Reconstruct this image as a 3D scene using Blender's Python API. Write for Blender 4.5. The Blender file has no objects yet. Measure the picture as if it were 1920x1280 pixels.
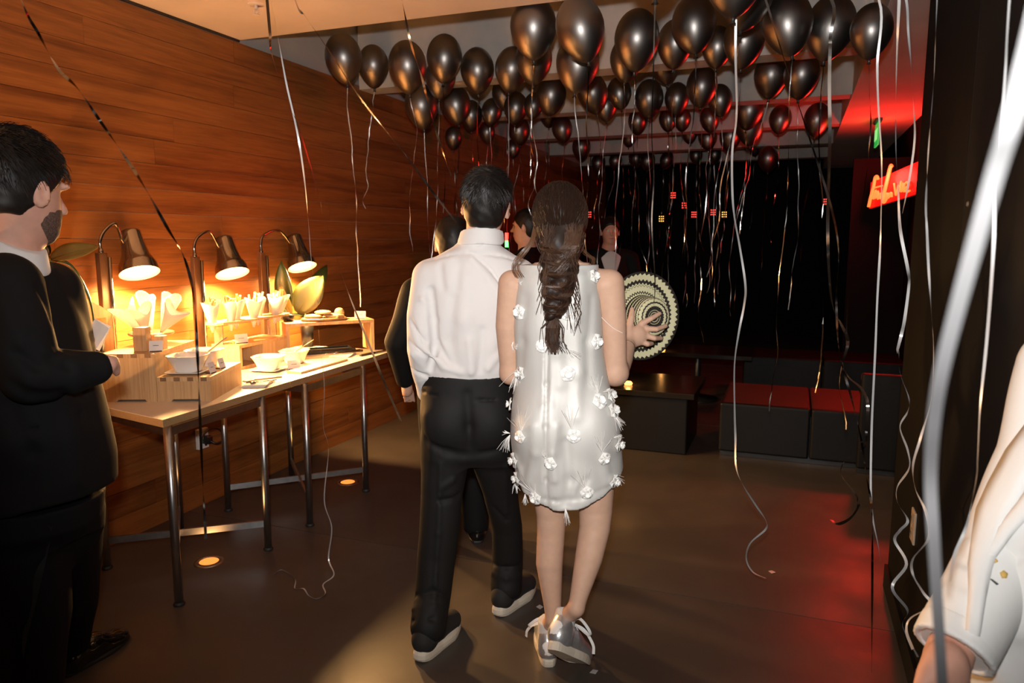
import bpy, math, random, numpy as np
from mathutils import Vector, Matrix, noise as mnoise
from mathutils.bvhtree import BVHTree
R = math.radians
PI = math.pi
rnd = random.Random(7)
scn = bpy.context.scene
C = scn.collection

# ------------------------------------------------------------------ camera, world, lights, exposure
FPX, CH = 1365.0, 1.5
PITCH = math.atan((640 - 450.0) / FPX)
YAW = math.atan((1490.0 - 960) / FPX * math.cos(PITCH))
cp, sp, cy, sy = math.cos(PITCH), math.sin(PITCH), math.cos(YAW), math.sin(YAW)
cam = bpy.data.objects.new('camera', bpy.data.cameras.new('camera'))
C.objects.link(cam)
cam.location = (0, 0, CH)
cam.rotation_euler = (PI / 2 - PITCH, 0, YAW)
cam.data.sensor_width = 36
cam.data.lens = FPX / 1920 * 36
cam.data.clip_start = 0.02
cam.data.dof.use_dof = True
cam.data.dof.focus_distance = 2.65
cam.data.dof.aperture_fstop = 5.6
scn.camera = cam
w = bpy.data.worlds.new('world'); scn.world = w; w.use_nodes = True
w.node_tree.nodes['Background'].inputs[0].default_value = (0.9, 0.75, 0.62, 1)
w.node_tree.nodes['Background'].inputs[1].default_value = 0.0
scn.view_settings.view_transform = 'Standard'
scn.view_settings.look = 'None'
scn.view_settings.exposure = 0.0
scn.view_settings.gamma = 1.0
scn.view_settings.use_curve_mapping = False

def light(name, kind, loc, energy, col, radius=0.03, aim=None, angle=90, blend=.5):
    l = bpy.data.lights.new(name, kind)
    l.energy = energy; l.color = col
    if kind == 'AREA': l.size = radius
    else: l.shadow_soft_size = radius
    if kind == 'SPOT': l.spot_size = R(angle); l.spot_blend = blend
    o = bpy.data.objects.new(name, l); C.objects.link(o); o.location = loc
    if aim is not None:
        o.rotation_euler = (Vector(aim) - Vector(loc)).to_track_quat('-Z', 'Y').to_euler()
    return o
def W(u, v, z=0.0):            # camera-heading frame (right, ahead, up) to world
    return Vector((u * cy - v * sy, u * sy + v * cy, z))
# the photographer's flash on top of the camera
light('camera_flash_offscreen', 'SPOT', W(-0.02, -0.03, CH + .17), 300, (1, .97, .94), .035, W(0.30, 3, 1.80), 104, 1.0)
# the row of warm in-floor uplights (two are in view, 1.2 m apart) runs on behind the photographer; the balloon shadows
# thrown up on the first beam come from there
for yy in (0.1, 1.32):
    light('floor_uplight_offscreen', 'SPOT', (-2.52, yy, 0.02), 230, (1, .50, .20), .05, (-2.50, yy + .55, 2.6), 84, .8)

# ------------------------------------------------------------------ pixel helpers
def P(x, y, v):                # image measurement at distance v -> (right, ahead, up)
    b = (x - 960) / FPX; a = (640 - y) / FPX
    q = Vector((b, cp + a * sp, -sp + a * cp)) * (v / (cp + a * sp))
    return Vector((q.x, q.y, q.z + CH))
def PW(x, y, v): return W(*P(x, y, v))
def Zp(x, y, z):
    b = (x - 960) / FPX; a = (640 - y) / FPX
    q = Vector((b, cp + a * sp, -sp + a * cp)); t = (z - CH) / q.z
    return W(q.x * t, q.y * t, z)

# ------------------------------------------------------------------ materials
MATS = {}
def mat(name, col, rough=.5, metal=0., noise=None, bump=None, emit=None, estr=0, spec=.5, coat=0, sheen=0,
        trans=0, alpha=1, sss=0, col2=None, nstretch=(1, 1, 1), aniso=0, rvar=None, detail=6):
    if name in MATS: return MATS[name]
    m = bpy.data.materials.new(name); m.use_nodes = True
    nt = m.node_tree; N = nt.nodes; L = nt.links
    b = N['Principled BSDF']
    I = b.inputs
    I['Base Color'].default_value = (*col, 1); I['Roughness'].default_value = rough; I['Metallic'].default_value = metal
    I['Specular IOR Level'].default_value = spec; I['Coat Weight'].default_value = coat
    I['Sheen Weight'].default_value = sheen; I['Transmission Weight'].default_value = trans
    I['Anisotropic'].default_value = aniso
    if sss:
        I['Subsurface Weight'].default_value = sss; I['Subsurface Radius'].default_value = (.012, .005, .003)
    if emit: I['Emission Color'].default_value = (*emit, 1); I['Emission Strength'].default_value = estr
    if noise or bump or rvar:
        tc = N.new('ShaderNodeTexCoord'); mp = N.new('ShaderNodeMapping'); mp.inputs['Scale'].default_value = nstretch
        L.new(tc.outputs['Object'], mp.inputs['Vector'])
    if noise:
        n = N.new('ShaderNodeTexNoise'); n.inputs['Scale'].default_value = noise[0]; n.inputs['Detail'].default_value = detail
        L.new(mp.outputs[0], n.inputs['Vector'])
        cr = N.new('ShaderNodeValToRGB')
        c2 = col2 or tuple(c * (1 - noise[1]) for c in col)
        cr.color_ramp.elements[0].color = (*c2, 1); cr.color_ramp.elements[0].position = .3
        cr.color_ramp.elements[1].color = (*col, 1); cr.color_ramp.elements[1].position = .7
        L.new(n.outputs['Fac'], cr.inputs[0]); L.new(cr.outputs[0], I['Base Color'])
    if rvar:
        n3 = N.new('ShaderNodeTexNoise'); n3.inputs['Scale'].default_value = rvar[0]; n3.inputs['Detail'].default_value = 5
        mr = N.new('ShaderNodeMapRange'); mr.inputs['From Min'].default_value = .3; mr.inputs['From Max'].default_value = .7
        mr.inputs['To Min'].default_value = rvar[1]; mr.inputs['To Max'].default_value = rvar[2]
        L.new(mp.outputs[0], n3.inputs['Vector']); L.new(n3.outputs['Fac'], mr.inputs[0]); L.new(mr.outputs[0], I['Roughness'])
    if bump:
        n2 = N.new('ShaderNodeTexNoise'); n2.inputs['Scale'].default_value = bump[0]; n2.inputs['Detail'].default_value = 4
        L.new(mp.outputs[0], n2.inputs['Vector'])
        bp = N.new('ShaderNodeBump'); bp.inputs['Strength'].default_value = bump[1]; bp.inputs['Distance'].default_value = bump[2] if len(bump) > 2 else .01
        L.new(n2.outputs['Fac'], bp.inputs['Height']); L.new(bp.outputs[0], I['Normal'])
    MATS[name] = m
    return m
def wood_mat(name, dark, light_, stretch, scale, rough=.4, seam=0):
    m = bpy.data.materials.new(name); m.use_nodes = True; nt = m.node_tree; N = nt.nodes; L = nt.links
    b = N['Principled BSDF']; b.inputs['Roughness'].default_value = rough
    tc = N.new('ShaderNodeTexCoord'); oi = N.new('ShaderNodeObjectInfo')
    ad = N.new('ShaderNodeVectorMath'); ad.operation = 'MULTIPLY_ADD'
    cmb = N.new('ShaderNodeCombineXYZ')
    for k in range(3): L.new(oi.outputs['Random'], cmb.inputs[k])
    ad.inputs[1].default_value = (37, 91, 53); L.new(cmb.outputs[0], ad.inputs[0]); L.new(tc.outputs['Object'], ad.inputs[2])
    mp = N.new('ShaderNodeMapping'); mp.inputs['Scale'].default_value = stretch; L.new(ad.outputs[0], mp.inputs[0])
    n = N.new('ShaderNodeTexNoise'); n.inputs['Scale'].default_value = scale; n.inputs['Detail'].default_value = 8
    n.inputs['Roughness'].default_value = .62; n.inputs['Distortion'].default_value = 1.2; L.new(mp.outputs[0], n.inputs['Vector'])
    n2 = N.new('ShaderNodeTexNoise'); n2.inputs['Scale'].default_value = scale * 9; n2.inputs['Detail'].default_value = 3
    L.new(mp.outputs[0], n2.inputs['Vector'])
    mx = N.new('ShaderNodeMath'); mx.operation = 'MULTIPLY_ADD'; mx.inputs[1].default_value = .35
    L.new(n2.outputs['Fac'], mx.inputs[0]); L.new(n.outputs['Fac'], mx.inputs[2])
    md = N.new('ShaderNodeMath'); md.operation = 'MULTIPLY_ADD'; md.inputs[1].default_value = .22; L.new(oi.outputs['Random'], md.inputs[0])
    L.new(mx.outputs[0], md.inputs[2])
    cr = N.new('ShaderNodeValToRGB'); cr.color_ramp.elements[0].color = (*dark, 1); cr.color_ramp.elements[0].position = .52
    cr.color_ramp.elements[1].color = (*light_, 1); cr.color_ramp.elements[1].position = .95
    L.new(md.outputs[0], cr.inputs[0]); L.new(cr.outputs[0], b.inputs['Base Color'])
    bp = N.new('ShaderNodeBump'); bp.inputs['Strength'].default_value = .12; bp.inputs['Distance'].default_value = .004
    L.new(mx.outputs[0], bp.inputs['Height']); L.new(bp.outputs[0], b.inputs['Normal'])
    return m
M_plank = wood_mat('teak_plank', (.115, .035, .0075), (.30, .112, .027), (10, .55, 10), 1.3, .38)
M_bamboo = wood_mat('bamboo', (.46, .27, .12), (.66, .45, .23), (26, 26, .8), 2.2, .45)
M_bamboo_d = wood_mat('bamboo_dark', (.22, .12, .05), (.30, .17, .08), (4, 4, 4), 4, .5)
M_board = wood_mat('serving_board_wood', (.30, .15, .06), (.5, .28, .12), (2, 14, 14), 2.0, .45)
M_post = wood_mat('dark_post_wood', (.05, .025, .012), (.10, .05, .025), (10, 10, 1), 3, .3)
M_floor = mat('polished_concrete', (.074, .061, .051), .38, noise=(1.7, .40), bump=(14, .10, .004), rvar=(2.2, .30, .50), detail=10)
M_plaster = mat('ceiling_plaster', (.60, .52, .46), .85, noise=(2.5, .15), bump=(9, .15, .01))
M_ceil2 = mat('ceiling_grey', (.42, .40, .38), .9, noise=(3, .15))
M_beam = mat('beam_concrete', (.50, .47, .44), .85, noise=(5, .18), bump=(20, .2, .006))
M_black = mat('black_paint', (.0055, .0052, .005), .6, bump=(60, .06, .002), spec=.12)
M_black2 = mat('black_paint_satin', (.0075, .0075, .008), .55, bump=(80, .06, .002), spec=.15)
M_far = mat('dark_wall', (.004, .0038, .0038), .75, spec=.1)
M_steel = mat('brushed_steel', (.50, .50, .50), .34, 1, noise=(30, .2))
M_chrome = mat('chrome', (.40, .37, .34), .13, 1)
M_rubber = mat('black_rubber', (.02, .02, .02), .6)
M_laminate = mat('table_laminate', (.62, .54, .44), .35, noise=(40, .06))
M_edge = mat('ply_edge', (.42, .26, .12), .5, noise=(60, .3), nstretch=(1, 1, 12))
M_ceramic = mat('white_ceramic', (.82, .80, .76), .15, coat=.3)
M_paper = mat('white_paper', (.84, .82, .78), .8)
M_card = mat('card', (.80, .77, .75), .7)
M_ink = mat('ink', (.05, .05, .05), .7)
M_blackplastic = mat('black_plastic', (.012, .012, .012), .35)
M_bread = mat('bread_crust', (.72, .52, .26), .7, noise=(18, .35), bump=(30, .4, .01))
M_fry = mat('fried_stick', (.80, .56, .22), .6, noise=(30, .25))
M_dip = mat('dip', (.55, .34, .16), .4, noise=(30, .3))
M_leaf = mat('leaf_green', (.045, .085, .022), .32, noise=(7, .4), coat=.2)
M_leafback = mat('leaf_olive', (.11, .105, .038), .45, noise=(6, .3))
M_leafy = mat('leaf_yellow', (.24, .17, .035), .42, noise=(7, .35))
M_balloon = mat('chrome_latex', (.27, .25, .235), .38, 1.0)
M_balloonknot = mat('latex_knot', (.06, .055, .05), .35, .6)
M_foil = mat('silver_foil', (.80, .78, .76), .16, 1)
M_foilm = mat('silver_matte_ribbon', (.66, .66, .66), .36, .45)
M_ribw = mat('white_satin_ribbon', (.13, .13, .135), .5, .1)
M_foild = mat('dark_foil', (.16, .15, .145), .18, 1)
M_foilc = mat('copper_foil', (.62, .40, .24), .25, 1)
M_skin = mat('skin_light', (.60, .36, .26), .58, spec=.3, noise=(40, .10), sss=.12, bump=(160, .08, .002))
M_skin2 = mat('skin_pink', (.62, .33, .24), .58, spec=.3, noise=(30, .14), sss=.12, bump=(160, .08, .002))
M_skinw = mat('skin_tan', (.60, .37, .26), .58, spec=.3, noise=(40, .08), sss=.12)
M_hairb = mat('hair_black', (.011, .0085, .0075), .5, noise=(60, .4), spec=.3)
M_hairbr = mat('hair_brown', (.080, .038, .021), .46, spec=.35, noise=(24, .5), col2=(.022, .011, .007))
M_hairl = mat('hair_caramel', (.12, .055, .026), .36)
M_beard = mat('beard_stubble', (.05, .032, .025), .8, noise=(260, .5), col2=(.17, .10, .075), spec=.2)
M_shirt = mat('white_cotton', (.66, .635, .62), .75, bump=(9, .25, .012), sheen=.2)
M_trouser = mat('black_wool', (.0085, .0078, .0075), .7, bump=(7, .2, .012), spec=.25)
M_tux = mat('tuxedo_wool', (.0055, .0055, .006), .8, bump=(6, .2, .012), spec=.2)
M_tuxs = mat('tuxedo_satin', (.02, .02, .022), .35)
M_satin = mat('ivory_satin', (.60, .59, .56), .56, .22, bump=(5, .22, .015), nstretch=(1.6, 1.6, .45), spec=.7)
M_petal = mat('white_petal', (.85, .84, .81), .6)
M_bead = mat('pearl_bead', (.8, .78, .74), .15, .3)
M_feather = mat('white_feather', (.82, .80, .77), .8)
M_sole = mat('cream_sole', (.70, .62, .50), .6, noise=(12, .12))
M_suede = mat('black_suede', (.012, .011, .010), .8, bump=(120, .2, .003))
M_silver = mat('silver_leather', (.66, .66, .67), .34, .75, noise=(30, .25), bump=(26, .35, .006))
M_white = mat('white_leather', (.80, .78, .75), .5)
M_patent = mat('patent_leather', (.006, .006, .006), .08, coat=.6)
M_wjacket = mat('white_jacket_cotton', (.74, .74, .72), .7, noise=(7, .05), bump=(10, .3, .012))
M_wlining = mat('grey_lining', (.12, .12, .125), .7)
M_leather = mat('black_leather', (.006, .0063, .007), .45, bump=(40, .15, .004), spec=.18)
M_redlit = mat('red_lit_leather', (.05, .006, .006), .55)  # black leather seats with the red glow on them put into the colour
M_lens = mat('uplight_lens', (.9, .6, .3), .2, emit=(1, .26, .035), estr=1.3)
M_neon = mat('neon_tube', (1, .25, .1), .3, emit=(1, .105, .02), estr=2.8)
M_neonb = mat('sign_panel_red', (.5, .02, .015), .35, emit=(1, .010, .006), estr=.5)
M_exit = mat('exit_green', (.02, .5, .12), .3, emit=(.03, .8, .12), estr=.45)
M_exitw = mat('exit_white', (.7, .9, .7), .3, emit=(.12, .9, .25), estr=.6)
M_bulb = mat('bulb_face', (1, .9, .7), .3, emit=(1, .66, .30), estr=14)
M_shadein = mat('shade_inner', (.95, .9, .8), .4)
M_candle = mat('candle_glass', (1, .5, .2), .3, emit=(1, .4, .1), estr=3)
M_ledr = mat('led_red', (1, .05, .02), .3, emit=(1, .03, .02), estr=9)
M_leda = mat('led_amber', (1, .5, .1), .3, emit=(1, .45, .08), estr=5)
M_ledg = mat('led_green', (.1, 1, .2), .3, emit=(.1, 1, .15), estr=5)
M_clear = mat('clear_acrylic', (.9, .9, .9), .05, trans=.9)

_nt = M_paper.node_tree; _tr = _nt.nodes.new('ShaderNodeBsdfTranslucent'); _tr.inputs[0].default_value = (.85, .80, .72, 1)
_mx = _nt.nodes.new('ShaderNodeMixShader'); _mx.inputs[0].default_value = .35
_nt.links.new(_nt.nodes['Principled BSDF'].outputs[0], _mx.inputs[1]); _nt.links.new(_tr.outputs[0], _mx.inputs[2]); _nt.links.new(_mx.outputs[0], _nt.nodes['Material Output'].inputs[0])
# ------------------------------------------------------------------ mesh helpers
class MB:
    def __init__(s): s.v = []; s.f = []; s.mi = []
    def add(s, vs, fs, mi=0):
        o = len(s.v); s.v += [tuple(x) for x in vs]; s.f += [tuple(i + o for i in q) for q in fs]; s.mi += [mi] * len(fs)
    def box(s, c, d, rz=0, mi=0, M=None):
        x, y, z = (k / 2 for k in d)
        vs = [Vector((a * x, b * y, e * z)) for e in (-1, 1) for b in (-1, 1) for a in (-1, 1)]
        rot = Matrix.Rotation(rz, 3, 'Z') if M is None else M
        s.add([rot @ q + Vector(c) for q in vs],
              [(0, 2, 3, 1), (4, 5, 7, 6), (0, 1, 5, 4), (2, 6, 7, 3), (0, 4, 6, 2), (1, 3, 7, 5)], mi)
    def prism(s, poly, z0, z1, mi=0):
        n = len(poly)
        s.add([(x, y, z0) for x, y in poly] + [(x, y, z1) for x, y in poly],
              [tuple(range(n))[::-1], tuple(range(n, 2 * n))] + [(i, (i + 1) % n, n + (i + 1) % n, n + i) for i in range(n)], mi)
    def tube(s, pts, r, n=8, mi=0, cap=True):
        pts = [Vector(p) for p in pts]; k = len(pts)
        rr = r if hasattr(r, '__len__') else [r] * k
        vs = []; ref = None
        for i, p in enumerate(pts):
            t = (pts[min(i + 1, k - 1)] - pts[max(i - 1, 0)])
            t = t.normalized() if t.length > 1e-9 else Vector((0, 0, 1))
            if ref is None:
                ref = t.orthogonal().normalized()
            else:
                ref = (ref - t * ref.dot(t)); ref = ref.normalized() if ref.length > 1e-6 else t.orthogonal().normalized()
            b = t.cross(ref)
            for j in range(n):
                a = 2 * PI * j / n
                vs.append(p + (ref * math.cos(a) + b * math.sin(a)) * rr[i])
        fs = [(i * n + j, i * n + (j + 1) % n, (i + 1) * n + (j + 1) % n, (i + 1) * n + j) for i in range(k - 1) for j in range(n)]
        if cap: fs += [tuple(range(n))[::-1], tuple(range((k - 1) * n, k * n))]
        s.add(vs, fs, mi)
    def lathe(s, prof, n=24, M=None, mi=0, sq=0):
        M = M or Matrix(); vs = []; k = len(prof)
        for r, z in prof:
            for j in range(n):
                a = 2 * PI * j / n; c_, s_ = math.cos(a), math.sin(a)
                f = 1.0
                if sq: f = (abs(c_) ** sq + abs(s_) ** sq) ** (-1 / sq)
                vs.append(M @ Vector((r * f * c_, r * f * s_, z)))
        s.add(vs, [(i * n + j, i * n + (j + 1) % n, (i + 1) * n + (j + 1) % n, (i + 1) * n + j) for i in range(k - 1) for j in range(n)], mi)
    def ball(s, c, r, n=10, m=7, mi=0):
        r = r if hasattr(r, '__len__') else (r, r, r)
        pr = [(max(math.sin(PI * i / m), 1e-4), -math.cos(PI * i / m)) for i in range(m + 1)]
        s.lathe(pr, n, Matrix.Translation(c) @ Matrix.Diagonal((*r, 1)), mi)
    def strip(s, pts, width, tw0=0., twist=0., side0=None, mi=0, tw=None):
        pts = [Vector(p) for p in pts]; k = len(pts); vs = []; ref = None; acc = 0
        for i, p in enumerate(pts):
            t = pts[min(i + 1, k - 1)] - pts[max(i - 1, 0)]
            t = t.normalized() if t.length > 1e-9 else Vector((0, 0, -1))
            if ref is None:
                ref = Vector(side0) if side0 else t.orthogonal()
            ref = ref - t * ref.dot(t); ref = ref.normalized() if ref.length > 1e-6 else t.orthogonal().normalized()
            b = t.cross(ref)
            if i: acc += (p - pts[i - 1]).length
            a = tw[i] if tw else tw0 + twist * acc
            d = (ref * math.cos(a) + b * math.sin(a)) * (width[i] if hasattr(width, '__len__') else width) / 2
            vs += [p - d, p + d]
        s.add(vs, [(2 * i, 2 * i + 1, 2 * i + 3, 2 * i + 2) for i in range(k - 1)], mi)
    def mesh(s, name):
        me = bpy.data.meshes.new(name); me.from_pydata(s.v, [], s.f); me.update(); return me
    def build(s, name, m, parent=None, smooth=False, loc=None, rot=None, bevel=0):
        return obj(name, s.mesh(name), m, parent, smooth, s.mi if any(s.mi) else None, loc, rot, bevel)
def obj(name, me, m, parent=None, smooth=False, mi=None, loc=None, rot=None, bevel=0):
    ms = m if isinstance(m, (list, tuple)) else [m]
    for x in ms: me.materials.append(x)
    if mi: me.polygons.foreach_set('material_index', mi)
    if smooth: me.polygons.foreach_set('use_smooth', [True] * len(me.polygons))
    o = bpy.data.objects.new(name, me); C.objects.link(o)
    if parent is not None: o.parent = parent
    if loc is not None: o.location = loc
    if rot is not None: o.rotation_euler = rot
    if bevel:
        bv = o.modifiers.new('bevel', 'BEVEL'); bv.width = bevel; bv.segments = 2; bv.limit_method = 'ANGLE'
    return o
def empty(name, loc=(0, 0, 0), rz=0.0):
    o = bpy.data.objects.new(name, None); C.objects.link(o); o.location = loc; o.rotation_euler = (0, 0, rz)
    o.empty_display_size = .05
    return o
def tag(o, label, cat, group=None):
    o['label'] = label; o['category'] = cat
    if group: o['group'] = group
    return o
def struct(o):
    o['kind'] = 'structure'; return o
def spline(pts, n=8):
    pts = [Vector(p) for p in pts]; out = []
    ext = [pts[0] * 2 - pts[1]] + pts + [pts[-1] * 2 - pts[-2]]
    for i in range(1, len(ext) - 2):
        a, b, c, d = ext[i - 1:i + 3]
        for j in range(n):
            t = j / n
            out.append(.5 * ((2 * b) + (c - a) * t + (2 * a - 5 * b + 4 * c - d) * t * t + (3 * b - a - 3 * c + d) * t ** 3))
    out.append(pts[-1]); return out

# ------------------------------------------------------------------ structure
XW, XR = -3.085, 0.45
YF = 12.5
def sbox(name, lo, hi, m, parent=None):
    c = [(a + b) / 2 for a, b in zip(lo, hi)]; d = [b - a for a, b in zip(lo, hi)]
    b = MB(); b.box((0, 0, 0), d); o = b.build(name, m, parent, loc=c)
    return o
fl = struct(sbox('floor', (-3.3, -2.6, -.20), (1.7, YF + .1, -.021), M_black))
ys = [-2.6, -0.02, 2.99, 5.99, 8.99, YF + .1]
for i in range(5):
    b = MB(); yl = ys[i + 1] - ys[i] - .005; b.box((0, 0, 0), (4.0, yl, .022))
    o = b.build('slab', M_floor, fl); o.matrix_parent_inverse = fl.matrix_basis.inverted()
    o.location = (-1.10, ys[i] + yl / 2 + .0025, -.011)
    b = MB(); b.box((0, 0, 0), (.795, yl, .022)); o = b.build('slab', M_floor, fl); o.matrix_parent_inverse = fl.matrix_basis.inverted()
    o.location = (1.3025, ys[i] + yl / 2 + .0025, -.011)
# left wall: backing with teak planks
wl = struct(sbox('wall_left', (XW - .20, -2.6, 0), (XW - .012, YF, 3.12), M_ceil2))
rows = 21; ph = 2.64 / rows
prng = random.Random(3)
for r_ in range(rows):
    yy = -2.6 - prng.random() * 2
    while yy < YF:
        L_ = prng.choice((1.8, 2.2, 2.6, 3.1)); y0, y1 = max(yy, -2.6), min(yy + L_, YF); yy += L_
        if y1 - y0 < .05: continue
        b = MB(); pr = prng.random() * .0018
        b.box((0, 0, 0), (.014 + pr, y1 - y0 - .0016, ph - .0018))
        o = b.build('plank', M_plank, wl); o.matrix_parent_inverse = wl.matrix_basis.inverted()
        o.location = (XW - .007 + pr / 2, (y0 + y1) / 2, (r_ + .5) * ph)
# ceilings
struct(sbox('ceiling', (XW - .0, -2.6, 2.654), (1.7, 3.58, 3.25), M_plaster))
struct(sbox('trim_1', (XW + .001, -2.6, 2.641), (XW + .012, 3.575, 2.653), M_blackplastic))
struct(sbox('ceiling_raised', (XW - .0, 3.58, 3.10), (.357, YF, 3.25), M_ceil2))
struct(sbox('ceiling_side', (.357, 3.40, 2.60), (1.7, YF, 3.25), M_plaster))
BEAMS = [4.85, 6.35, 7.88, 9.40, 10.9]
for i, yb in enumerate(BEAMS):
    struct(sbox('trim_%d' % (i + 2), (XW + .0, yb, 2.61), (.357, yb + .20, 3.10), M_beam))
# right black wall, its panels and skirting
wr = struct(sbox('wall_right', (XR + .012, 1.72, 0), (1.05, 3.40, 2.654), M_black))
for y0, y1, m in ((1.72, 2.452, M_black2), (2.456, 3.40, M_black)):
    b = MB(); b.box((0, 0, 0), (.012, y1 - y0, 2.654)); o = b.build('panel', m, wr); o.matrix_parent_inverse = wr.matrix_basis.inverted()
    o.location = (XR + .006, (y0 + y1) / 2, 1.327)
b = MB(); b.lathe([(.0001, .004), (.006, .004), (.009, 0)], 10, Matrix.Rotation(-PI / 2, 4, 'Y'))
pb = b.build('bolt', M_steel, wr); pb.matrix_parent_inverse = wr.matrix_basis.inverted(); pb.location = (XR - .0005, 2.40, 1.60)
struct(sbox('baseboard_right', (XR - .014, 1.72, 0), (XR - .0005, 3.40, .10), M_black2))
struct(sbox('wall_right_rear', (1.0, 3.40, 0), (1.7, YF, 2.60), M_far))
struct(sbox('wall_right_near', (1.60, -2.6, 0), (1.7, 1.72, 2.654), M_black))
struct(sbox('wall_far', (XW, YF, 0), (1.7, YF + .1, 3.25), M_far))
struct(sbox('wall_behind', (XW, -2.7, 0), (1.7, -2.6, 2.654), M_far))
struct(sbox('wall_sign', (.50, 7.95, 0), (1.0, 8.05, 2.28), M_far))

# ------------------------------------------------------------------ fixtures of the room
def uplight(x, y, on, label, energy=12):
    t = empty('floor_uplight', (x, y, 0))
    b = MB(); b.lathe([(.044, .001), (.044, .004), (.066, .004), (.068, .0005)], 28); b.build('ring', M_steel, t, True)
    b = MB(); b.lathe([(.0001, .003), (.045, .0025)], 24); b.build('lens', M_lens, t)
    tag(t, label, 'floor light')
    light('uplight_beam', 'SPOT', (x, y, .02), energy, (1, .48, .16), .03, (x - .1, y, 2), 120, .8)
    return t
q = Zp(392, 1053, 0); uplight(q.x, q.y, 1, 'round amber uplight set in the floor under the near table')
q = Zp(652, 904, 0); uplight(q.x, q.y, 1, 'round amber uplight set in the floor under the far table')
# sprinkler
q = Zp(480, 8, 2.654); t = empty('sprinkler', q)
b = MB(); b.lathe([(.0001, -.004), (.036, -.004), (.04, 0)], 20); b.build('rose', M_plaster, t, True)
b = MB(); b.tube([(0, 0, -.003), (0, 0, -.022)], .008); b.tube([(-.012, 0, -.02), (-.014, 0, -.038), (0, 0, -.048)], .0025, 6); b.tube([(.012, 0, -.02), (.014, 0, -.038), (0, 0, -.048)], .0025, 6); b.build('frame', M_plaster, t)
b = MB(); b.lathe([(.0001, -.049), (.016, -.049), (.017, -.051), (.0001, -.052)], 14); b.build('deflector', M_plaster, t)
tag(t, 'small fire sprinkler head on the plaster ceiling', 'sprinkler')
# wall socket on the black wall
t = empty('outlet_plate', (XR - .0005, 2.83, .49))
b = MB(); b.box((-.004, 0, 0), (.008, .075, .118)); b.build('plate', mat('plate_beige', (.42, .33, .25), .45), t, bevel=.003)
for dz in (-.026, .026):
    b = MB(); b.box((-.0095, 0, dz), (.003, .036, .034)); so = b.build('socket', mat('plate_beige2', (.33, .26, .19), .45), t, bevel=.002)
    b = MB()
    for dy in (-.008, .008): b.box((-.0112, dy, dz + .004), (.001, .003, .012))
    b.build('slot', M_blackplastic, so)
tag(t, 'beige wall socket plate low on the black wall', 'socket')
# cable box on wood wall under table
q = Vector((XW + .001, 3.106, .39)); t = empty('socket_box', q)
b = MB(); b.box((.012, 0, 0), (.024, .075, .115)); b.build('plate', M_card, t, bevel=.003)
b = MB(); b.box((.045, .005, -.005), (.045, .04, .045)); b.build('plug', M_blackplastic, t, bevel=.006)
b = MB(); b.tube(spline([(.06, .005, -.01), (.09, .03, -.03), (.08, .09, -.02), (.05, .1, .03), (.04, .03, .05), (.05, -.03, .02), (.06, -.02, -.03)], 6), .006, 6); b.build('cable', M_blackplastic, t, True)
tag(t, 'white socket with coiled black cable on wood wall under the tables', 'socket')
# exit sign
ex = empty('exit_sign', (.665, 7.70, 2.60))
b = MB(); b.box((0, 0, -.012), (.05, .30, .024)); b.build('mount', M_blackplastic, ex)
b = MB(); b.box((0, 0, -.132), (.014, .30, .21)); b.build('panel', M_exit, ex)
b = MB()
def stroke_letters(b, y0, x, segs, h, w_, th):
    for (a, c, a2, c2) in segs:
        p0 = Vector((x, y0 - a * w_, c * h)); p1 = Vector((x, y0 - a2 * w_, c2 * h)); b.tube([p0, p1], th, 4)
LET = {'E': [(0, 0, 0, 1), (0, 0, 1, 0), (0, .5, .8, .5), (0, 1, 1, 1)], 'X': [(0, 0, 1, 1), (0, 1, 1, 0)], 'I': [(.5, 0, .5, 1)], 'T': [(.5, 0, .5, 1), (0, 1, 1, 1)]}
for i, ch in enumerate('EXIT'): stroke_letters(b, .105 - i * .056, -.0085, [(s[0], s[1], s[2], s[3]) for s in LET[ch]], .10, .036, .005)
for i in range(len(b.v)): b.v[i] = (b.v[i][0], b.v[i][1], b.v[i][2] - .185)
b.build('lettering', M_exitw, ex)
tag(ex, 'green lit exit sign hanging from the red ceiling', 'sign')
# neon sign: a slanted red panel with script tubing
sg = empty('neon_sign', (.86, 7.62, 0))
SA, SB = Vector((.645, 7.78)), Vector((1.0, 7.36))
def sgp(x, y, off=0):      # sign px -> point on the panel plane
    t_ = (x - 1622) / (1727 - 1622); q = SA.lerp(SB, t_); n = Vector((-(SB - SA).y, (SB - SA).x)).normalized()
    if n.y > 0: n = -n
    v_ = -q.x * sy + q.y * cy
    z = P(x, y, v_).z
    return Vector((q.x + n.x * off - .86, q.y + n.y * off - 7.62, z))
b = MB()
corn = [(1622, 391), (1729, 361), (1729, 299), (1622, 342)]
b.add([sgp(*c_) for c_ in corn] + [sgp(*c_, -.03) for c_ in corn], [(0, 1, 2, 3), (7, 6, 5, 4), (0, 4, 5, 1), (1, 5, 6, 2), (2, 6, 7, 3), (3, 7, 4, 0)])
b.build('panel', M_neonb, sg)
def c6(x, y): return 1300 + x / 2.461, 180 + y / 2.461
strokes = [[(842, 385), (836, 372), (826, 378), (820, 420), (808, 470), (800, 512)], [(812, 428), (840, 420), (868, 414)],
           [(822, 476), (834, 436), (836, 470), (846, 440), (850, 474), (862, 450), (864, 476)],
           [(912, 320), (904, 330), (890, 400), (878, 462), (880, 488), (890, 478), (902, 448)],
           [(902, 446), (904, 470), (918, 446), (922, 466)], [(930, 402), (936, 430), (944, 458), (952, 410)], [(952, 412), (958, 440), (966, 394), (970, 444)],
           [(978, 400), (980, 442)], [(986, 444), (984, 410), (998, 396), (1002, 414), (990, 426), (1000, 442), (1014, 436)]]
rad = [.014, .008, .011, .017, .011, .008, .009, .008, .009]
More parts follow.
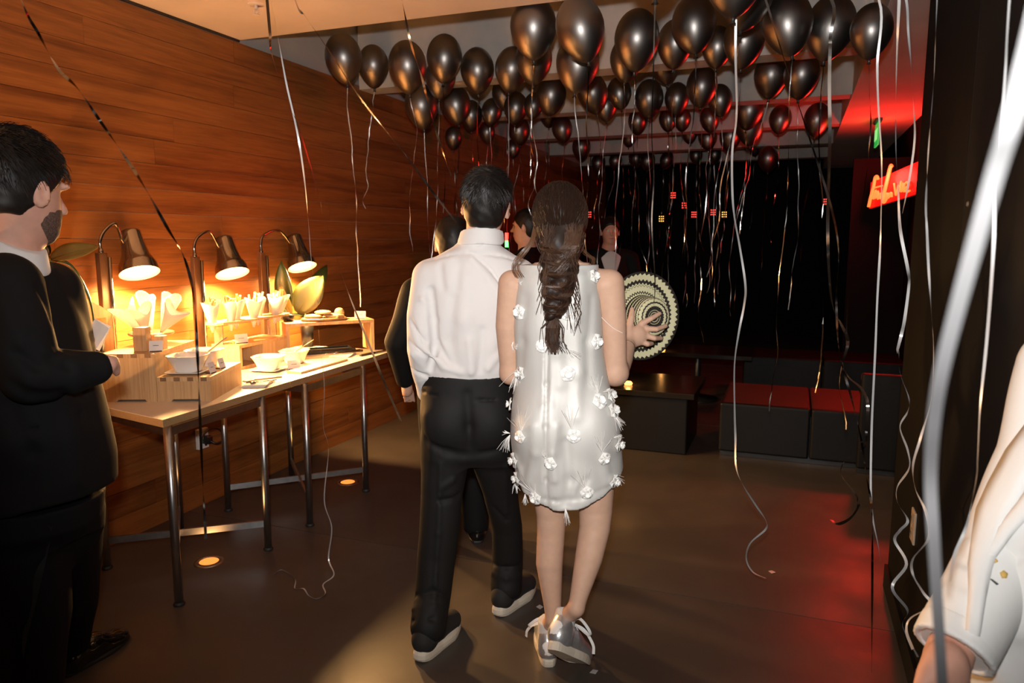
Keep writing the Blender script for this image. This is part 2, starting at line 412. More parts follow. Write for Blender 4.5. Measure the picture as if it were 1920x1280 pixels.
for st, rr in zip(strokes, rad):
    b = MB(); b.tube(spline([sgp(*c6(*s), .022) for s in st], 5), rr, 8); b.build('neon_tube', M_neon, sg, True)
b = MB(); b.tube([sgp(1650, 370, -.02), (.65 - .86, 7.955 - 7.62, sgp(1650, 370).z)], .01); b.tube([sgp(1715, 330, -.02), (.95 - .86, 7.955 - 7.62, 2.15)], .01); b.build('bracket', M_blackplastic, sg)
tag(sg, 'glowing red script neon sign on a slanted panel', 'neon sign')
light('neon_glow', 'POINT', (.755, 7.50, 2.06), 44, (1, .025, .018), .10)
# coloured lamps added in place of red and amber ribbon glints, far end
for i, (px, py, v, m) in enumerate([(1283, 385, 11.2, M_ledr), (1301, 402, 11.3, M_ledr), (1337, 398, 11.4, M_ledr), (1358, 402, 11.4, M_leda), (1104, 402, 11, M_ledr), (1262, 366, 11.3, M_ledr), (1549, 378, 11, M_ledr), (1240, 410, 11, M_leda)]):
    q = PW(px, py, v); t = empty('glint_lamp', q)
    b = MB(); b.box((0, .05, 0), (.10, .09, .12)); b.build('housing', M_blackplastic, t, bevel=.01)
    b = MB()
    for a in (-1, 0, 1):
        for c_ in (-1, 0, 1): b.ball((a * .028, .003, c_ * .034), .006, 8, 5)
    b.build('diode_cluster', m, t)
    b = MB(); b.tube([(0, .06, .05), (0, .06, 2.95 - q.z + .2)], .008, 6); b.build('drop_rod', M_blackplastic, t)
    tag(t, 'small %s glint lamp added at the dark far end' % ('amber' if m is M_leda else 'red'), 'stage lamp', 'added glint lamps at the far end')

def XP(x, y, X0):
    b = (x - 960) / FPX; a = (640 - y) / FPX
    q = W(b, cp + a * sp, -sp + a * cp); t = X0 / q.x
    return Vector((X0, q.y * t, CH + q.z * t))
# ------------------------------------------------------------------ buffet tables
TZ = .80
def buffet_table(poly, legs, braces, label):
    base = Vector((sum(p[0] for p in poly) / 4, sum(p[1] for p in poly) / 4, 0)); t = empty('buffet_table', base)
    loc = lambda p: (p[0] - base.x, p[1] - base.y)
    b = MB(); b.prism([loc(p) for p in poly], TZ - .032, TZ - .002); b.build('tabletop', M_edge, t)
    b = MB(); b.prism([loc(p) for p in poly], TZ - .002, TZ); b.build('laminate', M_laminate, t)
    for p in legs:
        x, y = loc(p)
        b = MB(); b.tube([(x, y, .012), (x, y, TZ - .032)], .0175, 14); lg = b.build('leg', M_steel, t, True)
        b = MB(); b.lathe([(.0001, .0), (.022, .0), (.024, .006), (.018, .014)], 14, Matrix.Translation((x, y, 0))); b.build('foot', M_rubber, lg, True)
    for i, j in braces:
        a, c_ = Vector((*loc(legs[i]), .135)), Vector((*loc(legs[j]), .135)); d = c_ - a
        b = MB(); b.box((a + c_) / 2, (d.length, .012, .032), math.atan2(d.y, d.x)); b.build('brace', M_steel, t)
    for i, j in ((0, 1), (2, 3), (0, 2), (1, 3)):
        a, c_ = Vector((*loc(legs[i]), TZ - .062)), Vector((*loc(legs[j]), TZ - .062)); d = c_ - a
        b = MB(); b.box((a + c_) / 2, (d.length, .015, .035), math.atan2(d.y, d.x)); b.build('apron_rail', M_steel, t)
    tag(t, label, 'table')
    return t
buffet_table([(-2.285, 2.115), (-2.322, 2.94), (-3.06, 2.94), (-3.06, 2.27)], [(-2.312, 2.16), (-2.330, 2.736), (-2.885, 2.30), (-2.885, 2.736)], [(1, 2), (0, 3)],
             'pale topped steel leg buffet table holding the stepped bamboo boxes')
buffet_table([(-2.322, 2.944), (-2.36, 4.03), (-3.06, 4.03), (-3.06, 2.944)], [(-2.326, 3.062), (-2.342, 3.634), (-2.885, 3.078), (-2.885, 3.634)], [(1, 2), (0, 3)],
             'pale topped steel leg buffet table holding the bread stand')

def bamboo_box(org, rz, wd, dp, ht, label, slot=False, fingers=4):
    t = empty('bamboo_riser', org, rz); th = .018
    b = MB(); n0, n1, nh = wd * .28, wd * .78, .010
    prof = [(0, 0), (n0 - .006, 0), (n0, nh), (n1, nh), (n1 + .006, 0), (wd, 0), (wd, ht - th), (0, ht - th)]
    b.add([(x, 0, z) for x, z in prof] + [(x, th, z) for x, z in prof], [tuple(range(8)), tuple(range(15, 7, -1))] + [(i, i + 8, (i + 1) % 8 + 8, (i + 1) % 8) for i in range(8)])
    b.build('front_panel', M_bamboo, t)
    b = MB(); b.box((wd / 2, dp / 2, ht - th / 2), (wd, dp, th)); b.build('top_panel', M_bamboo, t)
    for x in (th / 2, wd - th / 2):
        b = MB(); b.box((x, dp / 2, (ht - th) / 2), (th, dp - 2 * th - .0004, ht - th)); b.build('side_panel', M_bamboo, t)
    b = MB(); b.box((wd / 2, dp - th / 2, (ht - th) / 2), (wd, th, ht - th)); b.build('back_panel', M_bamboo, t)
    for k in range(fingers):
        b = MB(); b.box(((k + .5) * wd / fingers, -.0004, ht - .009), (.026, .002, .017)); b.build('finger_joint', M_bamboo_d, t)
    tag(t, label, 'riser')
    return t
RA = R(23)
e1 = Vector((math.cos(RA), math.sin(RA), 0)); e2 = Vector((-math.sin(RA), math.cos(RA), 0))
orgA = Vector((-2.782, 2.262, TZ)); orgB = orgA + e1 * .236 + Vector((0, 0, 0)) - e2 * .0
bamboo_box(orgA, RA, .234, .44, .212, 'tall bamboo riser box with finger joints carrying the white paper cones')
bamboo_box(orgB, RA, .232, .40, .108, 'low bamboo riser box carrying a white bowl on a plate')
zA, zB = TZ + .212, TZ + .108
# paper cones
def cone(tip, rim, r, label, a0=0., fill='paper', group=None, n=22, peak=.03, cat='paper cone'):
    t = empty('paper_cone', tip); tip = Vector(tip); ax = (Vector(rim) - tip); L_ = ax.length; ax.normalize()
    s1 = ax.orthogonal().normalized(); s2 = ax.cross(s1); b = MB(); vs = []; m = 5
    for k in range(m + 1):
        f = k / m
        for j in range(n):
            a = 2 * PI * j / n; rr = (.006 + (r - .006) * f) * (1 + .22 * f * math.cos(2 * (a - a0)) + .05 * f * math.sin(5 * a + a0))
            vs.append((s1 * math.cos(a) + s2 * math.sin(a)) * rr + ax * (L_ * f + peak * f * f * math.cos(2 * (a - a0))))
    b.add(vs, [(i * n + j, i * n + (j + 1) % n, (i + 1) * n + (j + 1) % n, (i + 1) * n + j) for i in range(m) for j in range(n)])
    o = b.build('paper', M_paper, t, True)
    so = o.modifiers.new('thick', 'SOLIDIFY'); so.thickness = .0015
    rg = random.Random(int(tip.x * 9999 + tip.y * 777))
    if fill == 'fry':
        for k in range(8):
            b = MB(); a = rg.random() * 6.3; rr = r * .6 * rg.random(); d = (s1 * math.cos(a) + s2 * math.sin(a))
            p0 = d * rr * .4 + ax * L_ * .45; p1 = d * rr * 1.3 + ax * (L_ * (1.02 + .22 * rg.random()))
            b.tube([p0, p1], .0065, 4); b.build('fried_stick', M_fry, t)
    tag(t, label, cat, group)
    return t
hA = zA
# small holder blocks on the tall riser
hb = Zp(262, 659, zA)
b = MB(); b.box((0, 0, .053), (.058, .05, .106), RA); o = b.build('cone_stand_block', M_bamboo, loc=hb + e2 * .03, bevel=.002)
tag(o, 'upright bamboo block propping the paper cones on tall riser', 'block')
hb2 = Zp(300, 654, zA)
b = MB(); b.box((0, 0, .03), (.045, .04, .06), RA); o = b.build('cone_stand_block', M_bamboo, loc=hb2 + e2 * .012, bevel=.002)
tag(o, 'short bamboo block behind the menu card on tall riser', 'block')
q = PW(284, 628, 3.42); q.z = zA
t = empty('cone_plate', q); b = MB(); b.lathe([(.0001, .045), (.095, .045), (.10, .05), (.10, .057), (.0001, .057)], 26); b.build('round_top', M_bamboo, t)
b = MB(); b.tube([(0, 0, 0), (0, 0, .046)], .02, 12); b.build('stem', M_bamboo, t, True)
tag(t, 'round bamboo pedestal plate on the tall riser', 'stand')
cpl = Vector((q.x, q.y, zA + .057))
for i, (tp, rm, r_, a0) in enumerate([((-.05, 0), (-.128, 0, .118), .052, .3), ((-.022, .045), (-.058, .085, .160), .046, 1.2), ((.03, .04), (.070, .078, .160), .048, 2.0), ((.05, -.01), (.132, -.015, .112), .052, 2.9), ((0, -.05), (.0, -.085, .118), .046, .8)]):
    cone(cpl + W(*tp), cpl + W(rm[0], rm[1], rm[2]), r_, ['wide white paper cone leaning toward the bamboo crate', 'tall white paper cone standing behind the front cone on the round pedestal plate', 'tallest white paper cone near the heat lamp on the round pedestal plate', 'white paper cone leaning out over the low riser bowls', 'small white paper cone in front on the round pedestal plate'][i], a0, peak=.022)
def card(loc, rz, label, w_=.06, h_=.042, tilt=.35, lines=1, holder=True):
    t = empty('menu_card', loc, rz); Mx = Matrix.Rotation(-tilt, 3, 'X')
    b = MB(); b.box(Mx @ Vector((0, 0, h_ / 2)), (w_, .002, h_), M=Mx); c_ = b.build('card', M_card, t)
    b = MB()
    for k in range(lines): b.box(Mx @ Vector((0, -.0013, h_ * (.55 - .14 * k))), (w_ * .42, .0006, .0022), M=Mx)
    b.build('print', M_ink, c_)
    if holder:
        b = MB(); b.box((0, .013, .002), (w_ * .9, .03, .004)); b.box(Mx @ Vector((0, .002, h_ * .35)), (w_ * .9, .002, h_ * .7), M=Mx); b.build('holder', M_blackplastic, t)
    tag(t, label, 'menu card'); return t
card(hb + e1 * .072 - e2 * .004, RA + .25, 'small white menu card on the front edge of the tall riser', .055, .05)
# bowls and plates
def bowl(loc, r, h_, label, fill=None, rz=.3, spoon=None):
    t = empty('bowl', loc, rz)
    prof = [(.0001, .004), (r * .58, .004), (r * .60, 0), (r * .62, .006), (r * .80, h_ * .6), (r, h_), (r * 1.04, h_ + .003), (r * .97, h_ + .003), (r * .78, h_ * .62), (r * .55, .012), (.0001, .010)]
    b = MB(); b.lathe(prof, 32, sq=3.4); b.build('body', M_ceramic, t, True)
    if fill: b = MB(); b.lathe([(.0001, h_ * .74), (r * .5, h_ * .73), (r * .84, h_ * .70)], 26, sq=3.4); b.build('dip', fill, t, True)
    tag(t, label, 'bowl'); return t
def plate(loc, s, label, rz=RA):
    t = empty('plate', loc, rz); b = MB()
    b.lathe([(.0001, 0), (s * .62, 0), (s * .95, .009), (s, .011), (s * .96, .013), (s * .6, .004), (.0001, .004)], 32, sq=9); b.build('body', M_ceramic, t, True)
    tag(t, label, 'plate'); return t
qB = orgB + e1 * .094 + e2 * .115; qB.z = zB
plate(qB, .084, 'square white plate under the front bowl on the low riser')
bowl(qB + Vector((0, 0, .005)), .082, .075, 'flared white bowl on the square plate of the low riser', M_dip)
qB2 = orgB + e1 * .094 + e2 * .300; qB2.z = zB
bowl(qB2, .080, .075, 'flared white bowl with wooden spoon behind the front bowl', M_dip)
def spoon(a, c_, label, m=M_bamboo, r=.004, bw=.02):
    t = empty('spoon', a); a, c_ = Vector(a), Vector(c_); d = c_ - a
    b = MB(); b.tube([(0, 0, 0), d * .5, d], [r * .9, r * .8, r], 8); b.build('handle', m, t, True)
    b = MB(); b.ball((0, 0, 0), (bw, bw * 1.3, .006), 12, 6); b.build('spoon_bowl', m, t, True)
    tag(t, label, 'spoon'); return t
spoon(qB2 + Vector((.02, .0, .064)), PW(425, 632, 3.35), 'wooden spoon resting in the second bowl on the low riser')
for i, (dx, dy) in enumerate(((.210, .10), (.210, .22))):
    q = orgB + e1 * dx + e2 * dy; q.z = zB
    card(q, RA + 1.35, ['small tilted menu card beside the front bowl on low riser', 'small tilted menu card beside the spoon bowl on low riser'][i], .045, .05, .3)
# open riser with cone rack
zC = TZ + .134
t = empty('bamboo_shelf', (-2.885, 3.325, TZ), R(4)); th = .017
b = MB(); b.box((0, 0, .134 - th / 2), (.18, .44, th)); b.build('top_panel', M_bamboo, t)
b = MB(); b.box((0, 0, .008), (.18, .44, .016)); b.build('base_panel', M_bamboo, t)
for y in (-.21, .0, .21):
    b = MB(); b.box((0, y, .066), (.18, .02, .101)); b.build('divider', M_bamboo, t)
b = MB(); b.box((.081, .105, .066), (.018, .19, .101)); b.build('front_panel', M_bamboo, t)
b = MB(); b.box((-.083, -.105, .066), (.012, .19, .101)); b.build('back_panel', M_bamboo, t)
tag(t, 'open bamboo shelf unit under the row of fried stick cones', 'riser')
zR = 1.062
t = empty('cone_rack', (-2.885, 3.33, zC))
b = MB(); n = 30; poly = []
for k in range(n):
    a = 2 * PI * k / n; c_, s_ = math.cos(a), math.sin(a); f = (abs(c_) ** 4 + abs(s_) ** 4) ** (-.25); poly.append((.07 * f * c_, .31 * f * s_))
b.prism(poly, zR - zC - .012, zR - zC); rb_ = b.build('rack_board', M_bamboo, t)
hb_ = MB()                      # round seats for the cones, cut through the board
for k in range(7):
    c_ = (.022 if k % 2 else -.022, 3.06 + k * .09 - 3.33); pl_ = [(c_[0] + .0235 * math.cos(2 * PI * j / 20), c_[1] + .0235 * math.sin(2 * PI * j / 20)) for j in range(20)]; hb_.prism(pl_, zR - zC - .05, zR - zC + .05)
ct_ = hb_.build('seat_cutter', M_bamboo, t); bo_ = rb_.modifiers.new('seats', 'BOOLEAN'); bo_.object = ct_; bo_.operation = 'DIFFERENCE'; bo_.solver = 'EXACT'
bpy.context.view_layer.update(); me_ = bpy.data.meshes.new_from_object(rb_.evaluated_get(bpy.context.evaluated_depsgraph_get())); rb_.modifiers.clear(); rb_.data = me_; bpy.data.objects.remove(ct_)
for y in (-.22, .22):
    b = MB(); b.box((-.03, y, (zR - zC) / 2 - .006), (.06, .008, zR - zC - .012)); b.build('clear_leg', M_clear, t)
tag(t, 'oblong bamboo cone rack on clear legs above the open shelf', 'rack')
for k in range(7):
    y = 3.06 + k * .09; x = -2.885 + (.022 if k % 2 else -.022); ln = (k - 3) * .006
    cone((x, y, zR - .055), (x + .012, y + ln, zR + .105), .046, 'small white paper cone of fried sticks set in the oblong rack', .6 + k, 'fry', 'cones of fried sticks in the rack', 16, .012)
card((-2.83, 3.19, zC), R(60), 'white menu card on the open shelf below the cone rack', .072, .052, .25)
# napkins and spoon in front
q = Vector((-2.412, 2.818, TZ)); t = empty('napkin_stack', q, RA - .06)
for k in range(4):
    b = MB(); b.box((0, 0, .002 + k * .004), (.11, .16, .0036), .06 * k); b.build('napkin', M_paper, t)
tag(t, 'short stack of folded white napkins at the front of the near table', 'napkins')
spoon(q + Vector((-.042, -.02, .0215)), q + Vector((.045, .12, .0205)), 'wooden serving spoon lying on the napkin stack', M_board, .005, .026)
spoon(q + Vector((.012, -.05, .021)), q + Vector((.066, .055, .0195)), 'steel dessert spoon lying beside the wooden spoon on the napkins', M_chrome, .003, .014)
# far table bowls
q3, q4 = Zp(505, 694, TZ), Zp(552, 682, TZ)
plate(q3 + Vector((0, .0, 0)), .085, 'square white plate under the bowl nearest the stacked napkins', R(8))
bowl(q3 + Vector((0, 0, .005)), .082, .072, 'flared white bowl of brown dip on its own square plate', M_dip)
bowl(q4 + Vector((-.02, .03, 0)), .078, .072, 'flared white bowl with spoon beside the bread stand leg', M_dip)
spoon(q4 + Vector((-.02, .03, .062)), q4 + Vector((.02, .16, .12)), 'thin bamboo spoon standing in the bowl beside the bread stand', M_board, .003, .012)
card(Zp(552, 692, TZ), R(52), 'white menu card in a black holder before the far bowls', .07, .05, .2)
# bamboo board under far items, dark tray, tongs, napkin
def flatbox(name, c_, d, rz, m, label, cat, bevel=.002):
    b = MB(); b.box((0, 0, d[2] / 2), d, rz); o = b.build(name, m, loc=c_, bevel=bevel); tag(o, label, cat); return o
flatbox('bamboo_board', Vector((-2.52, 3.36, TZ)) + Vector((.07, 0, 0)), (.09, .46, .012), R(2), M_bamboo, 'flat bamboo board along the front edge of the far table', 'board')
t = empty('serving_tray', (-2.733, 3.852, TZ), math.atan2(.40, .345)); b = MB(); b.box((0, 0, .004), (.30, .17, .008)); b.build('base', M_blackplastic, t)
for (cx, cy_, dx, dy) in ((.15, 0, .008, .17), (-.15, 0, .008, .17), (0, .085, .308, .008), (0, -.085, .308, .008)):
    b = MB(); b.box((cx, cy_, .009), (dx, dy, .018)); b.build('rim', M_blackplastic, t)
tag(t, 'dark flat serving tray beneath the bread stand', 'tray')
q = Vector((-2.545, 3.735, TZ)); t = empty('napkin_stack', q, R(12))
for k in range(3): b = MB(); b.box((0, 0, .002 + k * .004), (.12, .15, .0036), .08 * k); b.build('napkin', M_paper, t)
tag(t, 'folded white napkins under the steel tongs', 'napkins')
t = empty('tongs', q + Vector((-.004, 0, .0125)), R(62))
for s_ in (-1, 1): b = MB(); b.tube([(-.11, 0, .008), (0, s_ * .012, .006), (.10, s_ * .02, .006), (.13, s_ * .012, .007)], [.004, .005, .006, .009], 8); b.build('arm', M_chrome, t, True)
tag(t, 'steel serving tongs lying on folded napkins', 'tongs')
t = empty('serving_knife', (-2.412, 3.885, TZ), R(82)); b = MB(); b.box((-.07, 0, .006), (.13, .02, .012)); b.build('handle', M_blackplastic, t, bevel=.003); b = MB(); b.box((.06, 0, .006), (.14, .026, .002)); b.build('blade', M_chrome, t)
tag(t, 'black handled serving knife at the far table end', 'knife')
# bread stand
zD = 1.00
D0, D1 = Vector((-2.845, 3.60, 0)), Vector((-2.50, 4.00, 0)); dD = (D1 - D0).normalized(); nD = Vector((-dD.y, dD.x, 0)); rD = math.atan2(dD.y, dD.x); lD = (D1 - D0).length
t = empty('bread_stand', D0 + nD * .08 + Vector((0, 0, TZ)), rD); hh = zD - TZ
b = MB(); b.box((lD / 2, 0, hh - .01), (lD + .02, .19, .02)); b.build('top_panel', M_bamboo, t)
for x in (.0, lD): b = MB(); b.box((x, 0, (hh - .02) / 2), (.02, .19, hh - .02)); b.build('leg_panel', M_bamboo, t)
tag(t, 'bamboo bridge stand holding the bread board on the far table', 'riser')
q = D0 + dD * .245 + nD * .085 + Vector((0, 0, zD)); t = empty('bread_board', q, rD)
b = MB(); b.lathe([(.0001, 0), (.10, 0), (.115, .006), (.115, .014), (.105, .018), (.0001, .016)], 30, Matrix.Diagonal((1.25, .82, 1, 1))); b.build('board', M_board, t, True)
tag(t, 'oval wooden board of flatbreads on the bamboo bridge stand', 'board')
for k, (x, y, r_, z) in enumerate(((-.066, -.004, .062, .015), (.058, .006, .060, .015), (-.004, .0, .056, .0375))):
    b = MB(); b.ball((0, 0, 0), (r_, r_ * .8, .014), 18, 8); o = b.build('flatbread', M_bread, None, True, loc=q + dD * x + nD * y + Vector((0, 0, z + .012))); tag(o, ['pale flatbread at the near side of the oval board', 'pale flatbread overlapping on the middle of the oval board', 'top flatbread of the pile on the oval board'][k], 'bread')
b = MB(); b.ball((0, 0, .028), (.032, .03, .028), 14, 8); o = b.build('bread_roll', M_bread, None, True, loc=q + dD * .112 + nD * .046 + Vector((0, 0, .014))); tag(o, 'round bread roll at the end of the oval board', 'bread')
b = MB(); b.box((0, 0, .012), (.05, .03, .02), rD + .2); o = b.build('bread_slice', M_board, None, loc=q + dD * .088 - nD * .062 + Vector((0, 0, .014)), bevel=.006); tag(o, 'brown bread slice beside the round roll', 'bread')
card(D1 - dD * .06 + nD * .05 + Vector((0, 0, zD)), rD - .5, 'white menu card at the open end of the bread stand', .072, .05, .12)
q = D0 + dD * .034 + nD * .12 + Vector((0, 0, zD)); t = empty('sauce_pot', q); b = MB(); b.lathe([(.0001, 0), (.03, 0), (.036, .02), (.036, .042), (.032, .042), (.031, .03), (.0001, .03)], 20); b.build('body', M_blackplastic, t, True)
b = MB(); b.ball((0, 0, .032), (.028, .028, .014), 12, 6); b.build('butter', M_paper, t, True); tag(t, 'small black pot of white butter on the bread stand', 'pot')
# crate and tray behind the guest in black
t = empty('bamboo_crate', (-2.985, 2.382, TZ), R(6))
b = MB(); y0, y1, z0, z1 = -.0375, .0375, .32, .35      # side panel pieced around an open hand hole
def pan(pr):
    n_ = len(pr); b.add([(.05, y, z) for y, z in pr] + [(.065, y, z) for y, z in pr], [tuple(range(n_)), tuple(range(2 * n_ - 1, n_ - 1, -1))] + [(i, i + n_, (i + 1) % n_ + n_, (i + 1) % n_) for i in range(n_)])
zt = lambda y: .47 - .07 * (y + .11) / .13 if y < .02 else .40 - .04 * (y - .02) / .055
pan([(-.11, 0), (.075, 0), (.075, z0), (-.11, z0)]); pan([(-.11, z0), (y0, z0), (y0, z1), (-.11, z1)]); pan([(y1, z0), (.075, z0), (.075, z1), (y1, z1)]); pan([(-.11, z1), (.075, z1), (.075, zt(.075)), (.02, .40), (-.11, .47)])
b.build('side_panel', M_bamboo, t)
b = MB(); b.box((.0, -.105, .22), (.10, .012, .44)); b.build('end_panel', M_bamboo, t)
b = MB(); b.box((.0, .07, .18), (.10, .012, .36)); b.build('end_panel', M_bamboo, t)
tag(t, 'tall bamboo crate with an open hand hole against the wood wall', 'crate')

# ------------------------------------------------------------------ heat lamps
def heat_lamp(pb, po, tx, label, power=230):
    pb = Vector(pb); t = empty('heat_lamp', (pb.x, pb.y, TZ)); L0 = Vector((pb.x, pb.y, TZ))
    ztop = po.z + .10
    b = MB(); b.box((0, 0, .006), (.045, .09, .012)); b.build('base', M_blackplastic, t, bevel=.003)
    b = MB(); b.box((0, 0, (ztop - TZ) / 2), (.03, .045, ztop - TZ)); b.build('post', M_post, t, bevel=.003)
    b = MB(); b.tube([(.02, .026, .03), (.02, .026, ztop - TZ - .02)], .008, 10); b.build('rod', M_chrome, t, True)
    down = (Vector((0, 0, -.90)) + W(0, -1) * .30 + W(1, 0) * .30).normalized()
    top = Vector(po) - down * .222
    neck = top + down * .055 - L0
    a = Vector((0, 0, ztop - TZ))
    side = (neck - a); side.z = 0; sl = side.length; sd = side.normalized()
    pts = spline([a, a + Vector((0, 0, .055)), a + sd * .03 + Vector((0, 0, .105)), a + sd * (sl * .5) + Vector((0, 0, .135)), neck - sd * .055 + Vector((0, 0, .004)), neck - sd * .03], 7)
    b = MB(); b.tube(pts, .0075, 10); b.build('gooseneck', M_chrome, t, True)
    b = MB(); b.tube([a - Vector((0, 0, .012)), a + Vector((0, 0, .02))], [.014, .009], 12); b.tube([neck - sd * .042, neck - sd * .018], .013, 12); b.build('joint', M_chrome, t, True)
    Mt = Matrix.Translation(top - L0) @ down.to_track_quat('Z', 'Y').to_matrix().to_4x4()
    b = MB(); pr = [(.0001, 0), (.040, .0), (.046, .004), (.048, .02), (.053, .075), (.063, .125), (.077, .162), (.083, .170), (.086, .178), (.092, .222), (.0905, .222), (.0825, .176), (.072, .158), (.058, .12), (.049, .07), (.043, .02), (.0001, .018)]
    b.lathe(pr[:10], 36, Mt); sh = b.build('shade', M_chrome, t, True)
    b = MB(); b.lathe(pr[9:], 36, Mt); b.build('shade_lining', M_shadein, sh, True)
    b = MB(); b.lathe([(.0001, .203), (.05, .201), (.066, .190), (.066, .17), (.03, .12), (.02, .04)], 28, Mt); b.build('bulb', M_bulb, t, True)
    tag(t, label, 'heat lamp')
    c_ = Vector(po) + down * .004
    light('heat_bulb', 'SPOT', c_, power, (1, .52, .18), .06, c_ + down, 165, .35)
    return t
for i, (pp, oo) in enumerate([((196, 560), (262, 512)), ((370, 560), (436, 513)), ((494, 560), (567, 501))]):
    b0 = XP(*pp, -3.03); o0 = XP(*oo, -2.96)
    heat_lamp((-3.03, b0.y, 0), o0, 0, ['chrome heat lamp above the fanned paper cones', 'chrome heat lamp above the cone rack', 'chrome heat lamp beside the big leaves over the bread'][i])

# ------------------------------------------------------------------ plants
def leaf(b, base, tip, width, up, curl=.12, n=9, droop=0.0):
    base, tip = Vector(base), Vector(tip); d = tip - base; L_ = d.length; t = d.normalized(); s_ = t.cross(Vector(up)).normalized(); nn = s_.cross(t)
    vs = []
    for i in range(n + 1):
        f = i / n; wd = width * math.sin(PI * min(1, (f * .97 + .03)) ** .85) ** .8 * (1 if f < .999 else 0)
        c_ = base + d * f + nn * (curl * L_ * math.sin(PI * f)) - Vector((0, 0, droop * f * f))
        for k in range(-2, 3): vs.append(c_ + s_ * (k / 2) * wd / 2 + nn * (abs(k) / 2) ** 2 * wd * .12)
    b.add(vs, [(i * 5 + k, i * 5 + k + 1, (i + 1) * 5 + k + 1, (i + 1) * 5 + k) for i in range(n) for k in range(4)])
def plant(loc, pot_r, pot_h, leaves, label, stem_top):
    t = empty('leafy_plant', loc); L0 = Vector(loc)
    b = MB(); b.lathe([(.0001, 0), (pot_r * .75, 0), (pot_r, pot_h), (pot_r * .9, pot_h), (pot_r * .85, pot_h * .9), (.0001, pot_h * .88)], 20); b.build('vase', M_blackplastic, t, True)
    for (ba, ti, wd, up, m, cu) in leaves:
        b = MB(); leaf(b, Vector(ba) - L0, Vector(ti) - L0, wd, up, cu); o = b.build('leaf', m, t, True)
        so = o.modifiers.new('thick', 'SOLIDIFY'); so.thickness = .0015
        b = MB(); bl_ = Vector(ba) - L0; b.tube(spline([(0, 0, pot_h * .85), (bl_.x * .08, bl_.y * .08, pot_h + (bl_.z - pot_h) * .45), (bl_.x * .45, bl_.y * .45, bl_.z * .93 + .004), bl_], 5), .004, 6); b.build('stem', M_leaf, o, True)
        b = MB(); ba_, ti_ = Vector(ba) - L0, Vector(ti) - L0; d = ti_ - ba_; tt = d.normalized(); ss = tt.cross(Vector(up)).normalized(); nn = ss.cross(tt)
        b.tube([ba_ + d * f + nn * (cu * d.length * math.sin(PI * f) - .001) for f in (0, .2, .4, .6, .8, .97)], [.003, .0025, .002, .0018, .0012, .0006], 5); b.build('midrib', M_leafback, o, True)
    tag(t, label, 'plant')
cv = W(0, -1)      # toward the viewer side of the room
pl = XP(545, 640, -2.97); pl = Vector((-2.985, 3.98, TZ))
lv = lambda x, y, X0=-3.0: XP(x, y, X0)
plant(pl, .045, .16, [
    (lv(540, 590), lv(527, 488), .115, (cv.x, cv.y, .2), M_leaf, .05),
    (lv(546, 588, -2.97), lv(524, 532, -2.97), .06, (cv.x, cv.y, .3), M_leafy, .08),
    (lv(558, 586, -2.975), lv(606, 516, -2.845), .185, (cv.x, cv.y, .1), M_leafback, .05),
    (lv(570, 585, -3.03), lv(613, 496, -3.05), .12, (cv.x, cv.y, .1), M_leaf, .04),
    (lv(538, 600, -2.97), lv(512, 560, -2.99), .07, (cv.x, cv.y, .2), M_leaf, .05)], 'broad leaved potted plant behind the bread stand', None)
pv = Vector((-2.868, 2.322, TZ + .47)); 
plant(pv - Vector((0, .0, .47)), .035, .30, [
    (lv(95, 486, -2.93), lv(186, 461, -2.88), .095, (cv.x, cv.y, .5), M_leafy, .03),
    (lv(88, 480, -2.97), lv(60, 430, -2.97), .09, (cv.x, cv.y, .1), M_leaf, .05),
    (lv(100, 500, -2.93), lv(70, 478, -2.9), .08, (cv.x, cv.y, .3), M_leaf, .05)], 'yellowing leafy stem in a dark vase beside the bamboo crate', None)

# ------------------------------------------------------------------ booths and low table at the back right
def booth(lo, hi, label, cush, mtop, seams=()):
    c_ = Vector(((lo[0] + hi[0]) / 2, (lo[1] + hi[1]) / 2, 0)); t = empty('booth_bench', c_)
    def bx(name, a, b_, m, bev=.015):
        b = MB(); b.box([(p + q) / 2 - r for p, q, r in zip(a, b_, c_)], [q - p for p, q in zip(a, b_)]); return b.build(name, m, t, bevel=bev)
    xs = [lo[0], *seams, hi[0]]
    for i in range(len(xs) - 1):
        bx('front_panel', (xs[i] + .002, lo[1], .04), (xs[i + 1] - .002, lo[1] + .05, hi[2]), M_leather)
    bx('carcass', (lo[0] + .01, lo[1] + .045, .0), (hi[0] - .01, hi[1], hi[2] - .06), M_blackplastic, .002)
    for i in range(len(xs) - 1):
        bx('seat_cushion', (xs[i] + .003, lo[1] + .052, hi[2] - .06), (xs[i + 1] - .003, hi[1], hi[2] - .004), mtop)
    for a, b_ in cush: bx('backrest', a, b_, mtop)
    tag(t, label, 'booth')
booth((-.43, 5.13, 0), (.52, 5.95, .385), 'low black leather bench with red light in its seat colour beside the side wall', [], M_redlit, (.16,))
booth((.44, 5.03, 0), (.99, 5.125, .66), 'taller black leather bench end beside the low bench', [], M_redlit)
booth((-.40, 7.10, 0), (.98, 7.75, .42), 'black leather bench under the neon sign', [], M_leather, (.3,))
t = empty('low_table', (-.95, 5.38, 0))
b = MB(); b.box((0, 0, .43), (.72, .72, .04)); b.build('tabletop', mat('black_gloss_top', (.012, .011, .010), .18), t, bevel=.004)
b = MB(); b.box((0, 0, .205), (.62, .62, .41)); b.build('plinth', M_leather, t, bevel=.01)
tag(t, 'glossy black low cube table behind the couple', 'table')
def tealight(q, label):
    t = empty('tealight', q); b = MB(); b.lathe([(.0001, 0), (.026, 0), (.032, .012), (.022, .024), (.0001, .026)], 18); b.build('cup', M_candle, t, True); tag(t, label, 'candle')
    light('tealight_glow', 'POINT', Vector(q) + Vector((0, 0, .06)), 1.2, (1, .45, .12), .02)
